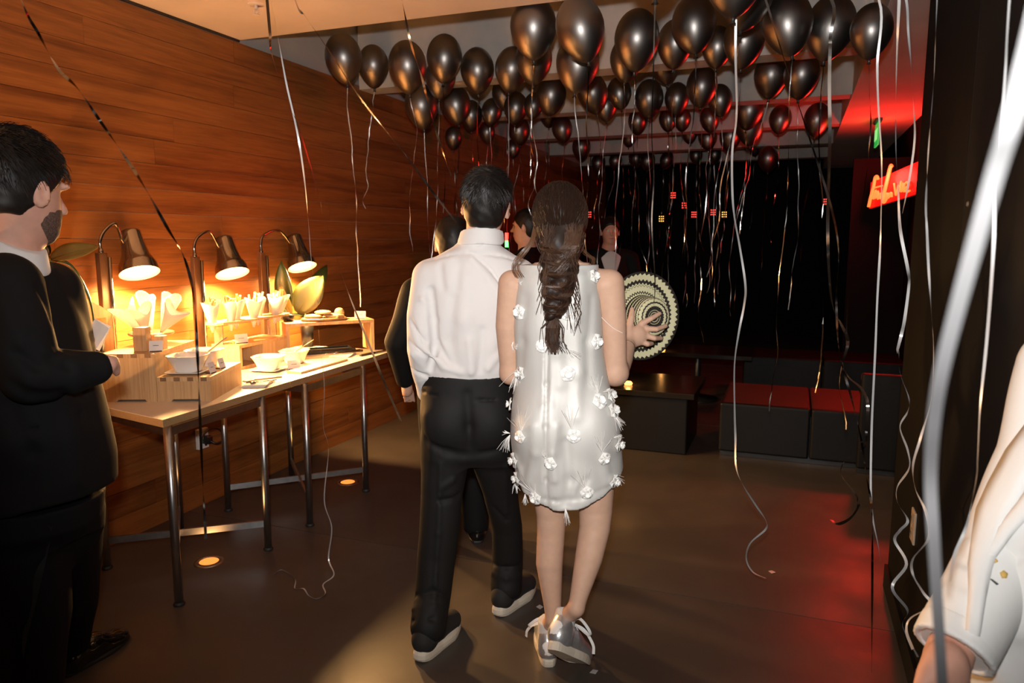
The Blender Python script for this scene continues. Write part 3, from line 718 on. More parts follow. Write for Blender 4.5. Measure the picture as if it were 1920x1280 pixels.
tealight(Zp(1178, 721, .45), 'glowing amber tealight on the glossy low cube table')
t = empty('low_table', (-.80, 6.98, 0)); b = MB(); b.box((0, 0, .46), (1.0, .6, .04)); b.build('tabletop', MATS['black_gloss_top'], t, bevel=.004)
b = MB(); b.lathe([(.0001, 0), (.2, 0), (.2, .015), (.03, .03), (.03, .44)], 20); b.build('pedestal', M_blackplastic, t, True); tag(t, 'black pedestal table far behind the straw hat', 'table')
tealight(Zp(1241, 658, .48), 'glowing amber tealight on the pedestal table')

# ------------------------------------------------------------------ balloons with foil ribbons
BP = [(644,108,66),(700,123,56),(764,124,69),(832,108,64),(895,131,61),(959,129,60),(1000,50,83),(1088,53,87),(1001,110,66),(1083,117,78),
 (1194,73,80),(1175,110,60),(821,145,55),(796,198,60),(854,195,55),(888,216,42),(939,174,46),(925,209,38),(913,248,30),(966,202,44),(1000,198,36),
 (1033,177,55),(973,244,40),(1053,241,38),(1111,174,55),(1161,174,44),(1217,184,52),(1136,198,42),(1196,227,36),(962,278,24),(1090,276,34),(1122,305,26),
 (1154,301,24),(1214,301,28),(850,258,28),(1301,45,78),(1266,81,64),(1246,118,55),(1345,87,55),(1395,75,72),(1400,-8,92),(1476,42,88),(1557,50,86),(1634,57,72),
 (1447,140,60),(1502,140,62),(1316,161,55),(1269,184,44),(1350,187,44),(1331,223,36),(1279,223,32),(1405,207,50),(1405,239,48),(1463,223,40),(1532,223,46),
 (1370,255,40),(1327,258,34),(1253,223,34),(1292,249,30),(1440,297,36),(1192,297,26),(1340,290,24),(1305,291,24),(1414,275,26),(1250,300,25),(1030,215,34),(1180,255,30)]
bprof = []
for i in range(17):
    a = PI * i / 16
    z = .150 * math.cos(a); r_ = .1175 * math.sin(a)
    if z < 0: k = -z / .150; r_ *= (1 - .26 * k ** 1.6); z *= 1.10
    bprof.append((max(r_, .0001), z))
bprof[-1] = (.0075, bprof[-1][1]); bprof[-2] = (bprof[-2][0] * .92, bprof[-2][1])
b = MB(); b.lathe(bprof, 28); ME_balloon = b.mesh('balloon'); ME_balloon.materials.append(M_balloon); ME_balloon.polygons.foreach_set('use_smooth', [True] * len(ME_balloon.polygons))
b = MB(); b.lathe([(.0075, 0), (.0085, -.006), (.006, -.010), (.0115, -.020), (.013, -.021), (.0001, -.014)], 12); ME_knot = b.mesh('knot'); ME_knot.materials.append(M_balloonknot); ME_knot.polygons.foreach_set('use_smooth', [True] * len(ME_knot.polygons))
ZB = -.165
def ribbon_mesh(pts, width, rg, mats, tw=None, curl=0.0, name='ribbon'):
    b = MB(); n = len(pts)
    if tw is None:
        tws = []; a = rg.random() * 6.3; va = 0
        for i in range(n):
            va = va * .8 + rg.gauss(0, .18); a += va; tws.append(a)
    else: tws = tw
    b.strip(pts, width, tw=tws)
    return b.mesh(name)
def balloon(pos, scale, tilt, ribbon_pts, label, group, rg, width=.005, m=None, tw=None):
    o = bpy.data.objects.new('balloon', ME_balloon); C.objects.link(o); o.location = pos; o.rotation_euler = (tilt[0], tilt[1], rg.random() * 6.3); o.scale = (scale,) * 3
    k = bpy.data.objects.new('knot', ME_knot); C.objects.link(k); k.parent = o; k.location = (0, 0, ZB)
    bpy.context.view_layer.update()
    Mi = o.matrix_world.inverted()
    kn = o.matrix_world @ Vector((0, 0, ZB - .012))
    if ribbon_pts is None:
        ln = min(.8 + rg.random() * 1.25, kn.z - .60); p = kn.copy(); pts = [p.copy()]; n = 46; vx = vy = 0; ph_ = rg.random() * 6; cr = rg.random() * .03
        for i in range(n):
            f = i / n
            vx = vx * .86 + rg.gauss(0, .0015); vy = vy * .86 + rg.gauss(0, .0015)
            c_ = cr * max(0, f - .55) * 2
            p = p + Vector((vx + math.cos(ph_ + f * 26) * c_ * .45, vy + math.sin(ph_ + f * 26) * c_ * .45, -ln / n)); pts.append(p.copy())
    else: pts = ribbon_pts(kn)
    me = ribbon_mesh([Mi @ q for q in pts], width / scale, rg, None, tw)
    me.materials.append(m or rg.choice((M_foil, M_foilm, M_foilm, M_foil, M_foild)))
    rb = bpy.data.objects.new('ribbon', me); C.objects.link(rb); rb.parent = o
    tag(o, label, 'balloon', group)
    return o
DB = .235
bl = []
brg = random.Random(11)
def inside(q, top):
    lim = 2.645 if q.y < 3.70 else 3.09
    if top > lim or q.x < XW + .2 or q.y > 12.2 or (q.x > .23 and q.y > 3.3 and top > 2.59): return False
    return not (top > 2.60 and any(yb - .125 < q.y < yb + .325 for yb in BEAMS))
for (x, y, wpx) in BP:
    v = DB * FPX / wpx; vmax = 14.
    for yb in BEAMS:
        a_ = PW(x, y, 1.0); v_at = yb / a_.y
        if PW(x, y + 4, v_at).z > 2.61: vmax = min(vmax, v_at * (yb - .13) / yb); break
    v = min(v, vmax); best = None
    for k in range(160):
        for sg_ in (-1, 1):
            vv = v + sg_ * k * .02
            if vv > vmax: continue
            q = PW(x, y, vv)
            if inside(q, q.z + .158): best = vv; break
        if best: break
    bl.append([x, y, best or v, wpx])
for it in range(60):
    for i in range(len(bl)):
        for j in range(i):
            a, c_ = PW(*bl[i][:3]), PW(*bl[j][:3]); dd = Vector((a.x - c_.x, a.y - c_.y, (a.z - c_.z) * .8)).length
            if dd < .215:
                far = bl[i] if bl[i][2] > bl[j][2] else bl[j]; near = bl[j] if far is bl[i] else bl[i]
                for o_, dv in ((far, .02), (near, -.015)):
                    q = PW(o_[0], o_[1], o_[2] + dv)
                    if inside(q, q.z + .158): o_[2] += dv
bsc = lambda o_: min(1.06, max(.66, o_[3] * o_[2] / (FPX * DB)))
for it in range(80):
    for i in range(len(bl)):
        for j in range(i):
            a, c_ = PW(*bl[i][:3]), PW(*bl[j][:3]); lim = .119 * (bsc(bl[i]) + bsc(bl[j]))
            if Vector((a.x - c_.x, a.y - c_.y, (a.z - c_.z) * .74)).length < lim:
                sx_ = 1 if bl[i][0] >= bl[j][0] else -1
                for o_, sg_ in ((bl[i], sx_), (bl[j], -sx_)):
                    q = PW(o_[0] + sg_ * 1.0, o_[1], o_[2])
                    if inside(q, q.z + .158): o_[0] += sg_ * 1.0
                far = bl[i] if bl[i][2] > bl[j][2] else bl[j]; q = PW(far[0], far[1], far[2] + .02)
                if inside(q, q.z + .158): far[2] += .02
for (x, y, v, wpx) in bl:
    q = PW(x, y, v)
    zone = sum(1 for yb in BEAMS if q.y > yb - .05)
    if q.y < 3.62: g = 'chrome black balloon with foil ribbon at the edge of the plaster ceiling'
    else: g = ['chrome black balloon with foil ribbon before the first ceiling beam', 'chrome black balloon with foil ribbon between the first and second ceiling beams',
          'chrome black balloon with foil ribbon between the second and third ceiling beams', 'chrome black balloon with foil ribbon behind the third ceiling beam',
          'chrome black balloon with foil ribbon behind the fourth ceiling beam', 'chrome black balloon with foil ribbon behind the fifth ceiling beam'][zone]
    balloon(q, min(1.06, max(.66, wpx * v / (FPX * DB))), (brg.gauss(0, .10), brg.gauss(0, .10)), None, g, g.replace('chrome black balloon with foil ribbon ', 'balloons '), brg, .0045 + .002 * brg.random())

# long ribbons whose balloons float above the frame
def c7(*pts): return [(1300 + x / 2.0645, 660 + y / 2.0645) for x, y in pts]
def k6(*pts): return [(1300 + x / 2.461, 180 + y / 2.461) for x, y in pts]
TR = [
 ('wide blurred silver ribbon', .36, .0064, M_ribw, [(1985, -130), (1955, 0), (1925, 120), (1893, 240), (1862, 340), (1800, 560), (1765, 700), (1750, 800), (1745, 900), (1750, 1000), (1757, 1120), (1768, 1300)], 'face', [.225, .23, .24, .25, .265, .30, .33, .36, .39, .40, .41, .42]),
 ('thin white ribbon passing beside the bolt on the black wall', .95, .0042, M_foilm, [(1892, 10), (1884, 150), (1868, 330), (1862, 480), (1850, 640), (1838, 760), (1833, 860), (1830, 900), (1812, 985), (1790, 1040), (1782, 1090)], None, None),
 ('curly silver ribbon brushing the edge of the black wall', 1.45, .006, M_foilm, [(1757, 0), (1751, 148), (1743, 250), (1738, 332), (1736, 390), (1738, 430), (1741, 500), (1746, 580)] + c7((930, 0), (920, 180), (880, 330), (850, 440), (860, 530), (900, 620), (910, 720), (850, 800), (850, 860), (890, 930), (920, 980), (840, 1030), (825, 1080), (850, 1150)), None, None),
 ('tightly curled silver ribbon hanging before the socket plate', 1.9, .0075, M_foilm, [(1686, 0), (1682, 90)] + k6((935, 0), (935, 250), (945, 420), (950, 560), (960, 650), (990, 800), (995, 870), (975, 1030), (960, 1100), (940, 1180)) + c7((795, 0), (800, 80), (835, 180), (830, 230), (800, 290), (830, 380), (835, 450), (790, 520), (790, 580), (830, 650), (800, 690), (780, 730), (825, 820), (770, 910), (830, 1000), (810, 1060), (870, 1180)), None, None),
 ('short white ribbon beside the neon sign', 2.1, .0065, M_foilm, [(1700, 5), (1703, 60), (1708, 120), (1713, 200), (1715, 260), (1706, 330), (1692, 400)], None, None),
 ('straight white ribbon crossing the green exit sign', 2.0, .006, M_foilm, [(1648, 0), (1645, 120), (1647, 200), (1653, 300), (1652, 400), (1650, 470), (1645, 560), (1641, 660), (1634, 815), (1634, 950), (1649, 1038), (1653, 1125)], None, None),
 ('broad mirror silver ribbon with a curled loop at the bench end', 2.05, .0085, M_foil, [(1559, 0), (1557, 70), (1555, 160), (1556, 260), (1552, 420), (1555, 520), (1562, 575), (1576, 605), (1590, 640)] + c7((580, 40), (600, 95), (650, 140), (675, 200), (670, 300), (662, 370), (600, 410), (575, 440), (575, 480), (625, 545), (640, 590), (610, 640), (560, 665), (530, 645)), None, None),
 ('black glitter string hanging to the floor by the bench end', 1.95, .006, M_foild, [(1566, 420), (1568, 560)] + c7((565, 0), (610, 170), (650, 340), (670, 480), (690, 600), (693, 800), (690, 1240)), 'tw', None),
 ('silver ribbon ending in a wide loop before the leather bench', 2.9, .0085, M_foilm, [(1380, 0), (1379, 100)] + k6((200, 80), (180, 250), (180, 440), (190, 560), (215, 700), (240, 870), (235, 960), (210, 1090), (190, 1240)) + c7((160, 230), (163, 330), (165, 440), (190, 510), (240, 590), (280, 650), (280, 685), (220, 740), (205, 800), (230, 850), (280, 875)), None, None),
 ('white ribbon that trails down past the tables onto the floor', 2.35, .006, M_foilm, [(508, 0), (523, 80), (537, 157), (553, 227), (563, 280), (572, 347), (578, 413), (584, 490), (594, 560), (599, 640), (608, 721), (606, 798), (616, 843), (608, 937), (622, 989), (616, 1046), (626, 1077), (606, 1095), (610, 1112), (594, 1122), (579, 1116), (569, 1103), (553, 1103), (553, 1085), (529, 1068), (512, 1077)], None, 'floor'),
 ('copper ribbon slanting across the wood wall to the table end', 2.2, .008, M_foilc, [(506, 60), (510, 103), (540, 197), (557, 230), (587, 327), (610, 413), (650, 540), (690, 640), (720, 715), (752, 790)], None, None),
 ('dark ribbon slanting from the ceiling toward the white shirt', 1.5, .0075, M_foild, [(552, -5), (572, 30), (612, 88), (680, 190), (760, 290), (815, 365), (862, 425)], None, None),
 ('dark twisted ribbon slanting across the wood wall', 1.35, .0055, M_foild, [(36, -10), (75, 68), (110, 130), (145, 165), (190, 230), (232, 290), (272, 352), (312, 424), (346, 485), (364, 560), (370, 660), (374, 760), (380, 900), (386, 1010)], 'tw', None),
 ('glitter ribbon coloured for orange light below the row of balloons by the wall', 2.3, .007, M_foilc, [(752, -5), (770, 80), (790, 142), (802, 190), (822, 260), (846, 330)], 'tw', None),  # copper foil here stands in for orange light falling on the ribbon
 ('thin silver ribbon in front of the first ceiling beam', 2.6, .005, M_foil, [(1222, 250), (1226, 330), (1222, 420), (1228, 520), (1226, 570)], None, None),
]
trg = random.Random(5); heads = []
def onfloor(x, y): q = Zp(x, y, .004); return -q.x * sy + q.y * cy
for (lab, v, wd, m, px, mode, vs) in TR:
    n = len(px); pts = []
    for i, (x, y) in enumerate(px):
        vv = v + .05 * math.sin(i * 1.7) if vs is None else (vs[i] if not isinstance(vs, str) else v)
        if isinstance(vs, str):
            f = min(1, max(0, (y - 300) / 750)); vv = v + (onfloor(x, min(max(y, 1060), 1280)) - v) * f
            if y > 1060: vv = onfloor(x, y)
        p = PW(x, y, vv)
        if p.z < .004: p.z = .004
        pts.append(p)
    top = pts[0]; up = pts[0] - pts[1]; up.normalize()
    zb = 2.30
    if lab.startswith('black glitter') or lab.startswith('thin silver'): head = top + Vector((0, 0, zb - top.z))
    else: head = Vector((top.x + up.x * .25, top.y + up.y * .25, zb))
    head = Vector((max(XW + .14, min(head.x, .31)), head.y, zb))
    for it in range(40):
        for h2 in heads:
            d_ = Vector((head.x - h2.x, head.y - h2.y, 0))
            if d_.length < .255:
                d_ = d_.normalized() if d_.length > .01 else Vector((-1, 0, 0)); head = Vector((max(XW + .14, min(head.x + d_.x * .03 - .006, .31)), min(head.y + d_.y * .03, 3.4), zb))
    heads.append(head.copy())
    full = spline([head.lerp(top, 0.0), head.lerp(top, .5)] + pts, 7)
    N_ = len(full)
    if mode == 'tw': tw = [i * .30 for i in range(N_)]
    elif mode == 'face': tw = [.0] * N_
    else:
        tw = []; a = trg.random() * .6; va = 0
        for i in range(N_): va = va * .85 + trg.gauss(0, .05); a += va; tw.append(a)
    def rp(kn, full=full): return [kn] + full[1:]
    o = balloon(head + Vector((0, 0, .178)), 1.0, (0, 0), rp, 'black balloon trailing a ' + lab, None, trg, wd, m, [tw[0]] + tw[1:])
    # turn the strip toward the open room: rebuilt with a fixed side vector
    me = o.children[1].data if o.children[1].name.startswith('ribbon') else o.children[0].data
    Mi = o.matrix_world.inverted(); b = MB(); kn = o.matrix_world @ Vector((0, 0, ZB - .012)); pl_ = [Mi @ q for q in rp(kn)]
    b.strip(pl_, wd, tw=tw, side0=Mi.to_3x3() @ W(1, 0))
    me2 = b.mesh('ribbon'); me2.materials.append(m); me2.polygons.foreach_set('use_smooth', [True] * len(me2.polygons))
    for ch in o.children:
        if ch.name.startswith('ribbon'): ch.data = me2
# foil scraps on the floor
for k, (x, y) in enumerate(((1113, 1259), (1012, 1138), (1448, 1072))):
    q = Zp(x, y, .002); b = MB(); b.add([(-.012, -.01, 0), (.010, -.012, .001), (.014, .010, .003), (-.006, .014, .0)], [(0, 1, 2, 3)]); o = b.build('foil_scrap', M_foilm, loc=q, rot=(0, 0, k * 1.3))
    so = o.modifiers.new('thick', 'SOLIDIFY'); so.thickness = .0008
    tag(o, ['torn silver foil scrap on the floor beside the silver trainer', 'thin foil scrap on the floor under the black trainer toe', 'small foil scrap on the floor before the leather bench'][k], 'foil scrap')

# ------------------------------------------------------------------ organic surfaces: blended distance fields polygonised with surface nets
class Field:
    def __init__(s, lo, hi, h):
        s.lo = np.array(lo, np.float32); s.h = h
        s.n = np.ceil((np.array(hi) - np.array(lo)) / h).astype(int) + 1
        s.F = np.full(s.n, .5, np.float32)
        s.ax = [s.lo[i] + h * np.arange(s.n[i], dtype=np.float32) for i in range(3)]
    def sub(s, lo, hi):
        sl = []
        for i in range(3):
            a = max(0, int((lo[i] - s.lo[i]) / s.h)); b_ = min(s.n[i], int((hi[i] - s.lo[i]) / s.h) + 2)
            if b_ <= a: return None, None
            sl.append(slice(a, b_))
        g = np.meshgrid(*[s.ax[i][sl[i]] for i in range(3)], indexing='ij')
        return tuple(sl), g
    def union(s, sl, d, k):
        a = s.F[sl]
        if k <= 0: s.F[sl] = np.minimum(a, d); return
        h = np.clip(.5 + .5 * (a - d) / k, 0, 1)
        s.F[sl] = a + (d - a) * h - k * h * (1 - h)
    def carve(s, sl, d, k=0.0):
        a = s.F[sl]; e = -d
        if k <= 0: s.F[sl] = np.maximum(a, e); return
        h = np.clip(.5 + .5 * (e - a) / k, 0, 1); s.F[sl] = a + (e - a) * h + k * h * (1 - h)
    def cone(s, a, b, ra, rb, k=.02, flat=None, sub=False):
        a = np.array(a, float); b = np.array(b, float); m = max(ra, rb) * 1.5 + k + .03
        sl, g = s.sub(np.minimum(a, b) - m, np.maximum(a, b) + m)
        if sl is None: return
        ba = b - a; q = [g[i] - a[i] for i in range(3)]
        t = np.clip((q[0] * ba[0] + q[1] * ba[1] + q[2] * ba[2]) / max(ba.dot(ba), 1e-9), 0, 1)
        r = [q[i] - t * ba[i] for i in range(3)]
        if flat is not None:
            d = np.array(flat[0], float); d /= np.linalg.norm(d); c = (r[0] * d[0] + r[1] * d[1] + r[2] * d[2]) * (flat[1] - 1)
            r = [r[i] + c * d[i] for i in range(3)]
        dist = np.sqrt(r[0] ** 2 + r[1] ** 2 + r[2] ** 2) - (ra + (rb - ra) * t)
        (s.carve if sub else s.union)(sl, dist.astype(np.float32), k)
    def chain(s, pts, rs, k=.02, flat=None):
        pts = [np.array(p, float) for p in pts]; m = max(rs) * 1.5 + k + .03
        sl, g = s.sub(np.min(pts, 0) - m, np.max(pts, 0) + m)
        if sl is None: return
        D = None; e = .006
        for i in range(len(pts) - 1):
            a, ba = pts[i], pts[i + 1] - pts[i]; q = [g[j] - a[j] for j in range(3)]
            t = np.clip((q[0] * ba[0] + q[1] * ba[1] + q[2] * ba[2]) / max(ba.dot(ba), 1e-9), 0, 1); r = [q[j] - t * ba[j] for j in range(3)]
            if flat is not None:
                d = np.array(flat[0], float); d /= np.linalg.norm(d); c = (r[0] * d[0] + r[1] * d[1] + r[2] * d[2]) * (flat[1] - 1); r = [r[j] + c * d[j] for j in range(3)]
            dist = np.sqrt(r[0] ** 2 + r[1] ** 2 + r[2] ** 2) - (rs[i] + (rs[i + 1] - rs[i]) * t)
            D = dist if D is None else np.minimum(D, dist)
        s.union(sl, D.astype(np.float32), k)
    def ell(s, c, r, k=.02, axes=None, sub=False):
        c = np.array(c, float); m = max(r) + k + .03; sl, g = s.sub(c - m, c + m)
        if sl is None: return
        q = [g[i] - c[i] for i in range(3)]
        if axes is not None: q = [q[0] * a[0] + q[1] * a[1] + q[2] * a[2] for a in axes]
        k0 = np.sqrt(sum((q[i] / r[i]) ** 2 for i in range(3))); k1 = np.sqrt(sum((q[i] / r[i] ** 2) ** 2 for i in range(3))) + 1e-6
        (s.carve if sub else s.union)(sl, (k0 * (k0 - 1) / k1).astype(np.float32), k)
    def loft(s, rows, k=.02, p=2.3):      # rows (z, cx, cy, rx, ry), z rising
        rows = sorted(rows); zz = np.array([r[0] for r in rows]); A = np.array(rows)
        lo = (min(r[1] - r[3] for r in rows) - .06, min(r[2] - r[4] for r in rows) - .06, zz[0] - .05); hi = (max(r[1] + r[3] for r in rows) + .06, max(r[2] + r[4] for r in rows) + .06, zz[-1] + .05)
        sl, g = s.sub(lo, hi); z1 = s.ax[2][sl[2]]; zf = np.linspace(zz[0], zz[-1], 160)
        def ip(c):      # smooth interpolation
            y = np.interp(zf, zz, A[:, c]); kk = np.ones(9) / 9; y2 = np.convolve(np.pad(y, 4, mode='edge'), kk, 'valid'); return np.interp(z1, zf, y2)[None, None, :]
        cx, cy_, rx, ry = ip(1), ip(2), ip(3), ip(4)
        qx, qy = np.abs(g[0] - cx) / rx, np.abs(g[1] - cy_) / ry
        n = (qx ** p + qy ** p) ** (1 / p)
        d = (n - 1) * np.minimum(rx, ry) * .9
        d = np.maximum(d, np.maximum(zz[0] - g[2], g[2] - zz[-1]))
        s.union(sl, d.astype(np.float32), k)
    def bump(s, pts, amp, w_):            # raise (amp>0) or crease (amp<0) along a polyline
        for i in range(len(pts) - 1):
            a, b = np.array(pts[i], float), np.array(pts[i + 1], float); m = w_ * 2.6
            sl, g = s.sub(np.minimum(a, b) - m, np.maximum(a, b) + m)
            if sl is None: continue
            ba = b - a; q = [g[j] - a[j] for j in range(3)]; t = np.clip((q[0] * ba[0] + q[1] * ba[1] + q[2] * ba[2]) / max(ba.dot(ba), 1e-9), 0, 1)
            d2 = sum((q[j] - t * ba[j]) ** 2 for j in range(3)); s.F[sl] -= (amp * np.exp(-d2 / w_ ** 2)).astype(np.float32)
    def waves(s, amp, freqs, seed=0):
        rg = np.random.RandomState(seed); g = np.meshgrid(*s.ax, indexing='ij'); D = np.zeros(s.n, np.float32)
        for fx, fy, fz in freqs:
            ph = rg.rand() * 6.3; D += np.sin(g[0] * fx + g[1] * fy + g[2] * fz + ph + .9 * np.sin(g[2] * 11 + g[0] * 7 + ph)).astype(np.float32)
        near = np.exp(-(s.F / .03) ** 2)
        s.F -= amp * D * near / len(freqs)
    def keep(s, fn):                      # intersect with fn(g) <= 0
        g = np.meshgrid(*s.ax, indexing='ij', sparse=True); s.F = np.maximum(s.F, np.broadcast_to(fn(g), s.F.shape).astype(np.float32))
    def polys(s):
        F = s.F.copy(); F[0] = F[-1] = .5; F[:, 0] = F[:, -1] = .5; F[:, :, 0] = F[:, :, -1] = .5
        I = F < 0; n = s.n
        cnt = np.zeros(n - 1, np.int8)
        for a in (0, 1):
            for b in (0, 1):
                for c in (0, 1): cnt += I[a:n[0] - 1 + a, b:n[1] - 1 + b, c:n[2] - 1 + c]
        act = (cnt > 0) & (cnt < 8); idx = np.argwhere(act); vid = np.full(n - 1, -1, np.int64); vid[act] = np.arange(len(idx))
        acc = np.zeros((len(idx), 3)); num = np.zeros(len(idx))
        cor = [(a, b, c) for a in (0, 1) for b in (0, 1) for c in (0, 1)]
        for e0 in cor:
            for ax in range(3):
                if e0[ax]: continue
                e1_ = list(e0); e1_[ax] = 1
                f0 = F[idx[:, 0] + e0[0], idx[:, 1] + e0[1], idx[:, 2] + e0[2]]; f1 = F[idx[:, 0] + e1_[0], idx[:, 1] + e1_[1], idx[:, 2] + e1_[2]]
                cr = (f0 < 0) != (f1 < 0); t = np.where(cr, f0 / np.where(cr, f0 - f1, 1), 0)
                pos = np.tile(np.array(e0, float), (len(idx), 1)); pos[:, ax] += t
                acc[cr] += pos[cr]; num[cr] += 1
        V = (idx + acc / num[:, None]) * s.h + s.lo
        quads = []
        for ax in range(3):
            o = [i for i in range(3) if i != ax]
            sa = [slice(None)] * 3; sb = [slice(None)] * 3; sa[ax] = slice(0, -1); sb[ax] = slice(1, None)
            ed = np.argwhere(I[tuple(sa)] != I[tuple(sb)])
            ed = ed[(ed[:, o[0]] > 0) & (ed[:, o[1]] > 0) & (ed[:, o[0]] < n[o[0]] - 1) & (ed[:, o[1]] < n[o[1]] - 1)]
            qs = []
            for (da, db) in ((-1, -1), (0, -1), (0, 0), (-1, 0)):
                c = ed.copy(); c[:, o[0]] += da; c[:, o[1]] += db; qs.append(vid[c[:, 0], c[:, 1], c[:, 2]])
            q = np.stack(qs, 1); ins = I[ed[:, 0], ed[:, 1], ed[:, 2]]
            flip = ins if ax != 1 else ~ins
            q[~flip] = q[~flip][:, ::-1]
            quads.append(q)
        return V, np.concatenate(quads)
def fields_mesh(name, fields, base, extra=None):
    Vs, Qs, o = [], [], 0
    for f in fields:
        V, Q = f.polys(); Vs.append(V); Qs.append(Q + o); o += len(V)
    V = np.concatenate(Vs) - np.array(base); Q = np.concatenate(Qs)
    me = bpy.data.meshes.new(name); me.vertices.add(len(V)); me.vertices.foreach_set('co', V.astype(np.float32).ravel())
    me.loops.add(len(Q) * 4); me.loops.foreach_set('vertex_index', Q.astype(np.int32).ravel())
    me.polygons.add(len(Q)); me.polygons.foreach_set('loop_start', np.arange(0, len(Q) * 4, 4, dtype=np.int32)); me.polygons.foreach_set('loop_total', np.full(len(Q), 4, np.int32))
    me.update(calc_edges=True); me.validate(); me.polygons.foreach_set('use_smooth', [True] * len(me.polygons))
    return me
def fobj(name, fields, m, root, base):
    return obj(name, fields_mesh(name, fields if isinstance(fields, list) else [fields], base), m, root)
V3 = lambda *a: np.array(a, float)
def nv(p): return np.array([p[0], p[1], p[2]], float)

def frame(yaw, pitch=0., roll=0.):       # facing yaw measured from 'ahead' (v axis) toward the right; returns (right, face, up)
    f = np.array([math.sin(yaw) * math.cos(pitch), math.cos(yaw) * math.cos(pitch), math.sin(pitch)])
    r = np.array([math.cos(yaw), -math.sin(yaw), 0]); u = np.cross(r, f)
    r, u = r * math.cos(roll) + u * math.sin(roll), u * math.cos(roll) - r * math.sin(roll)
    return r, f, u
def add_head(F, c, fr, s=1.0, neck=None, face=True):
    r, f, u = fr; c = nv(c); A = [r, f, u]
    F.ell(c + u * .022 * s - f * .012 * s, (.076 * s, .095 * s, .098 * s), .02, A)
    F.ell(c + f * .022 * s - u * .050 * s, (.060 * s, .066 * s, .072 * s), .035, A)
    F.ell(c + f * .050 * s - u * .095 * s, (.030 * s, .026 * s, .022 * s), .03, A)
    if face:
        F.cone(c + f * .086 * s + u * .004 * s, c + f * .105 * s - u * .034 * s, .008 * s, .012 * s, .012)
        F.ell(c + f * .082 * s - u * .066 * s, (.022 * s, .012 * s, .010 * s), .01, A)
        for q in (-1, 1):
            F.ell(c + f * .088 * s + r * q * .030 * s + u * .002, (.016 * s, .014 * s, .010 * s), .012, A, sub=True)
            F.ell(c + f * .080 * s + r * q * .030 * s + u * .020 * s, (.026 * s, .012 * s, .008 * s), .015, A)
    for q in (-1, 1):
        e = c + r * q * .076 * s - f * .006 * s - u * .012 * s
        ea = [r * .85 - f * q * .5, f * .85 + r * q * .5, u]
        F.ell(e + r * q * .004, (.0085 * s, .019 * s, .033 * s), .006, ea)
        F.ell(e + r * q * .013 * s + f * .004, (.006 * s, .010 * s, .018 * s), .004, ea, sub=True)
    if neck is not None: F.chain([c - u * .05 * s - f * .022 * s, neck], [.052 * s, .060 * s], .03)
def hair_short(c, fr, s=1.0, h=.0055, line=-.078, front=1.15, vol=1.0, sides=.0):
    r, f, u = fr; c = nv(c); H = Field(c - .19, c + .21, h); A = [r, f, u]
    H.ell(c + u * .030 * s - f * .014 * s, (.0835 * s, .104 * s, .103 * s * vol), .02, A)
    H.ell(c - u * .03 * s - f * .045 * s, (.068 * s, .062 * s, .07 * s), .03, A)
    def cut(g):
        q = [g[i] - c[i] for i in range(3)]; fc = q[0] * f[0] + q[1] * f[1] + q[2] * f[2]; uc = q[0] * u[0] + q[1] * u[1] + q[2] * u[2]
        return (line * s + front * np.maximum(fc + .035 * s, 0) - sides * 0) - uc
    H.keep(cut)
    H.waves(.0022, [(140, 40, 60), (60, 150, 90), (-120, 90, 70), (90, -80, 160)], 4)
    return H
def strands(b, paths, r0, n=3):
    for p in paths:
        k = len(p); b.tube(p, [r0 * (1 - .55 * i / (k - 1)) for i in range(k)], n, cap=False)
def short_strands(c, fr, cnt, L_, seed, s=1.0, line=-.07, front=1.15, lift=.010, base=None, crown=(-.02, .1)):
    r, f, u = fr; c = nv(c); rg = random.Random(seed); out = []; ctr = c + u * .030 * s - f * .014 * s
    while len(out) < cnt:
        d = np.array([rg.gauss(0, 1) for _ in range(3)]); d /= np.linalg.norm(d); q = r * d[0] * .085 * s + f * d[1] * .106 * s + u * d[2] * .106 * s; p = ctr + q
        fc, uc = (p - c).dot(f), (p - c).dot(u)
        if uc < line * s + front * max(fc + .035 * s, 0) + .004 or (fc > .0 and uc < .045 and abs((p - c).dot(r)) > .03) or (abs((p - c).dot(r)) > .055 and -.055 < fc < .05 and uc < .03): continue
        n_ = q / np.linalg.norm(q); flow = -u * (1.0 if fc < .02 else .1) + f * (.5 + 4 * max(0, uc - .03)) + r * rg.gauss(0, .35); flow -= n_ * flow.dot(n_)
        ln = np.linalg.norm(flow); flow = flow / ln if ln > 1e-6 else r
        l_ = L_ * (.7 + .6 * rg.random()) * (1.0 if uc > .0 else .35)
        pts = [p - n_ * .004 + (flow * l_ * t + n_ * lift * math.sin(t * 2.2) * l_ / L_) for t in (0, .35, .7, 1)]
        out.append([Vector(x - np.array(base)) for x in pts])
    return out

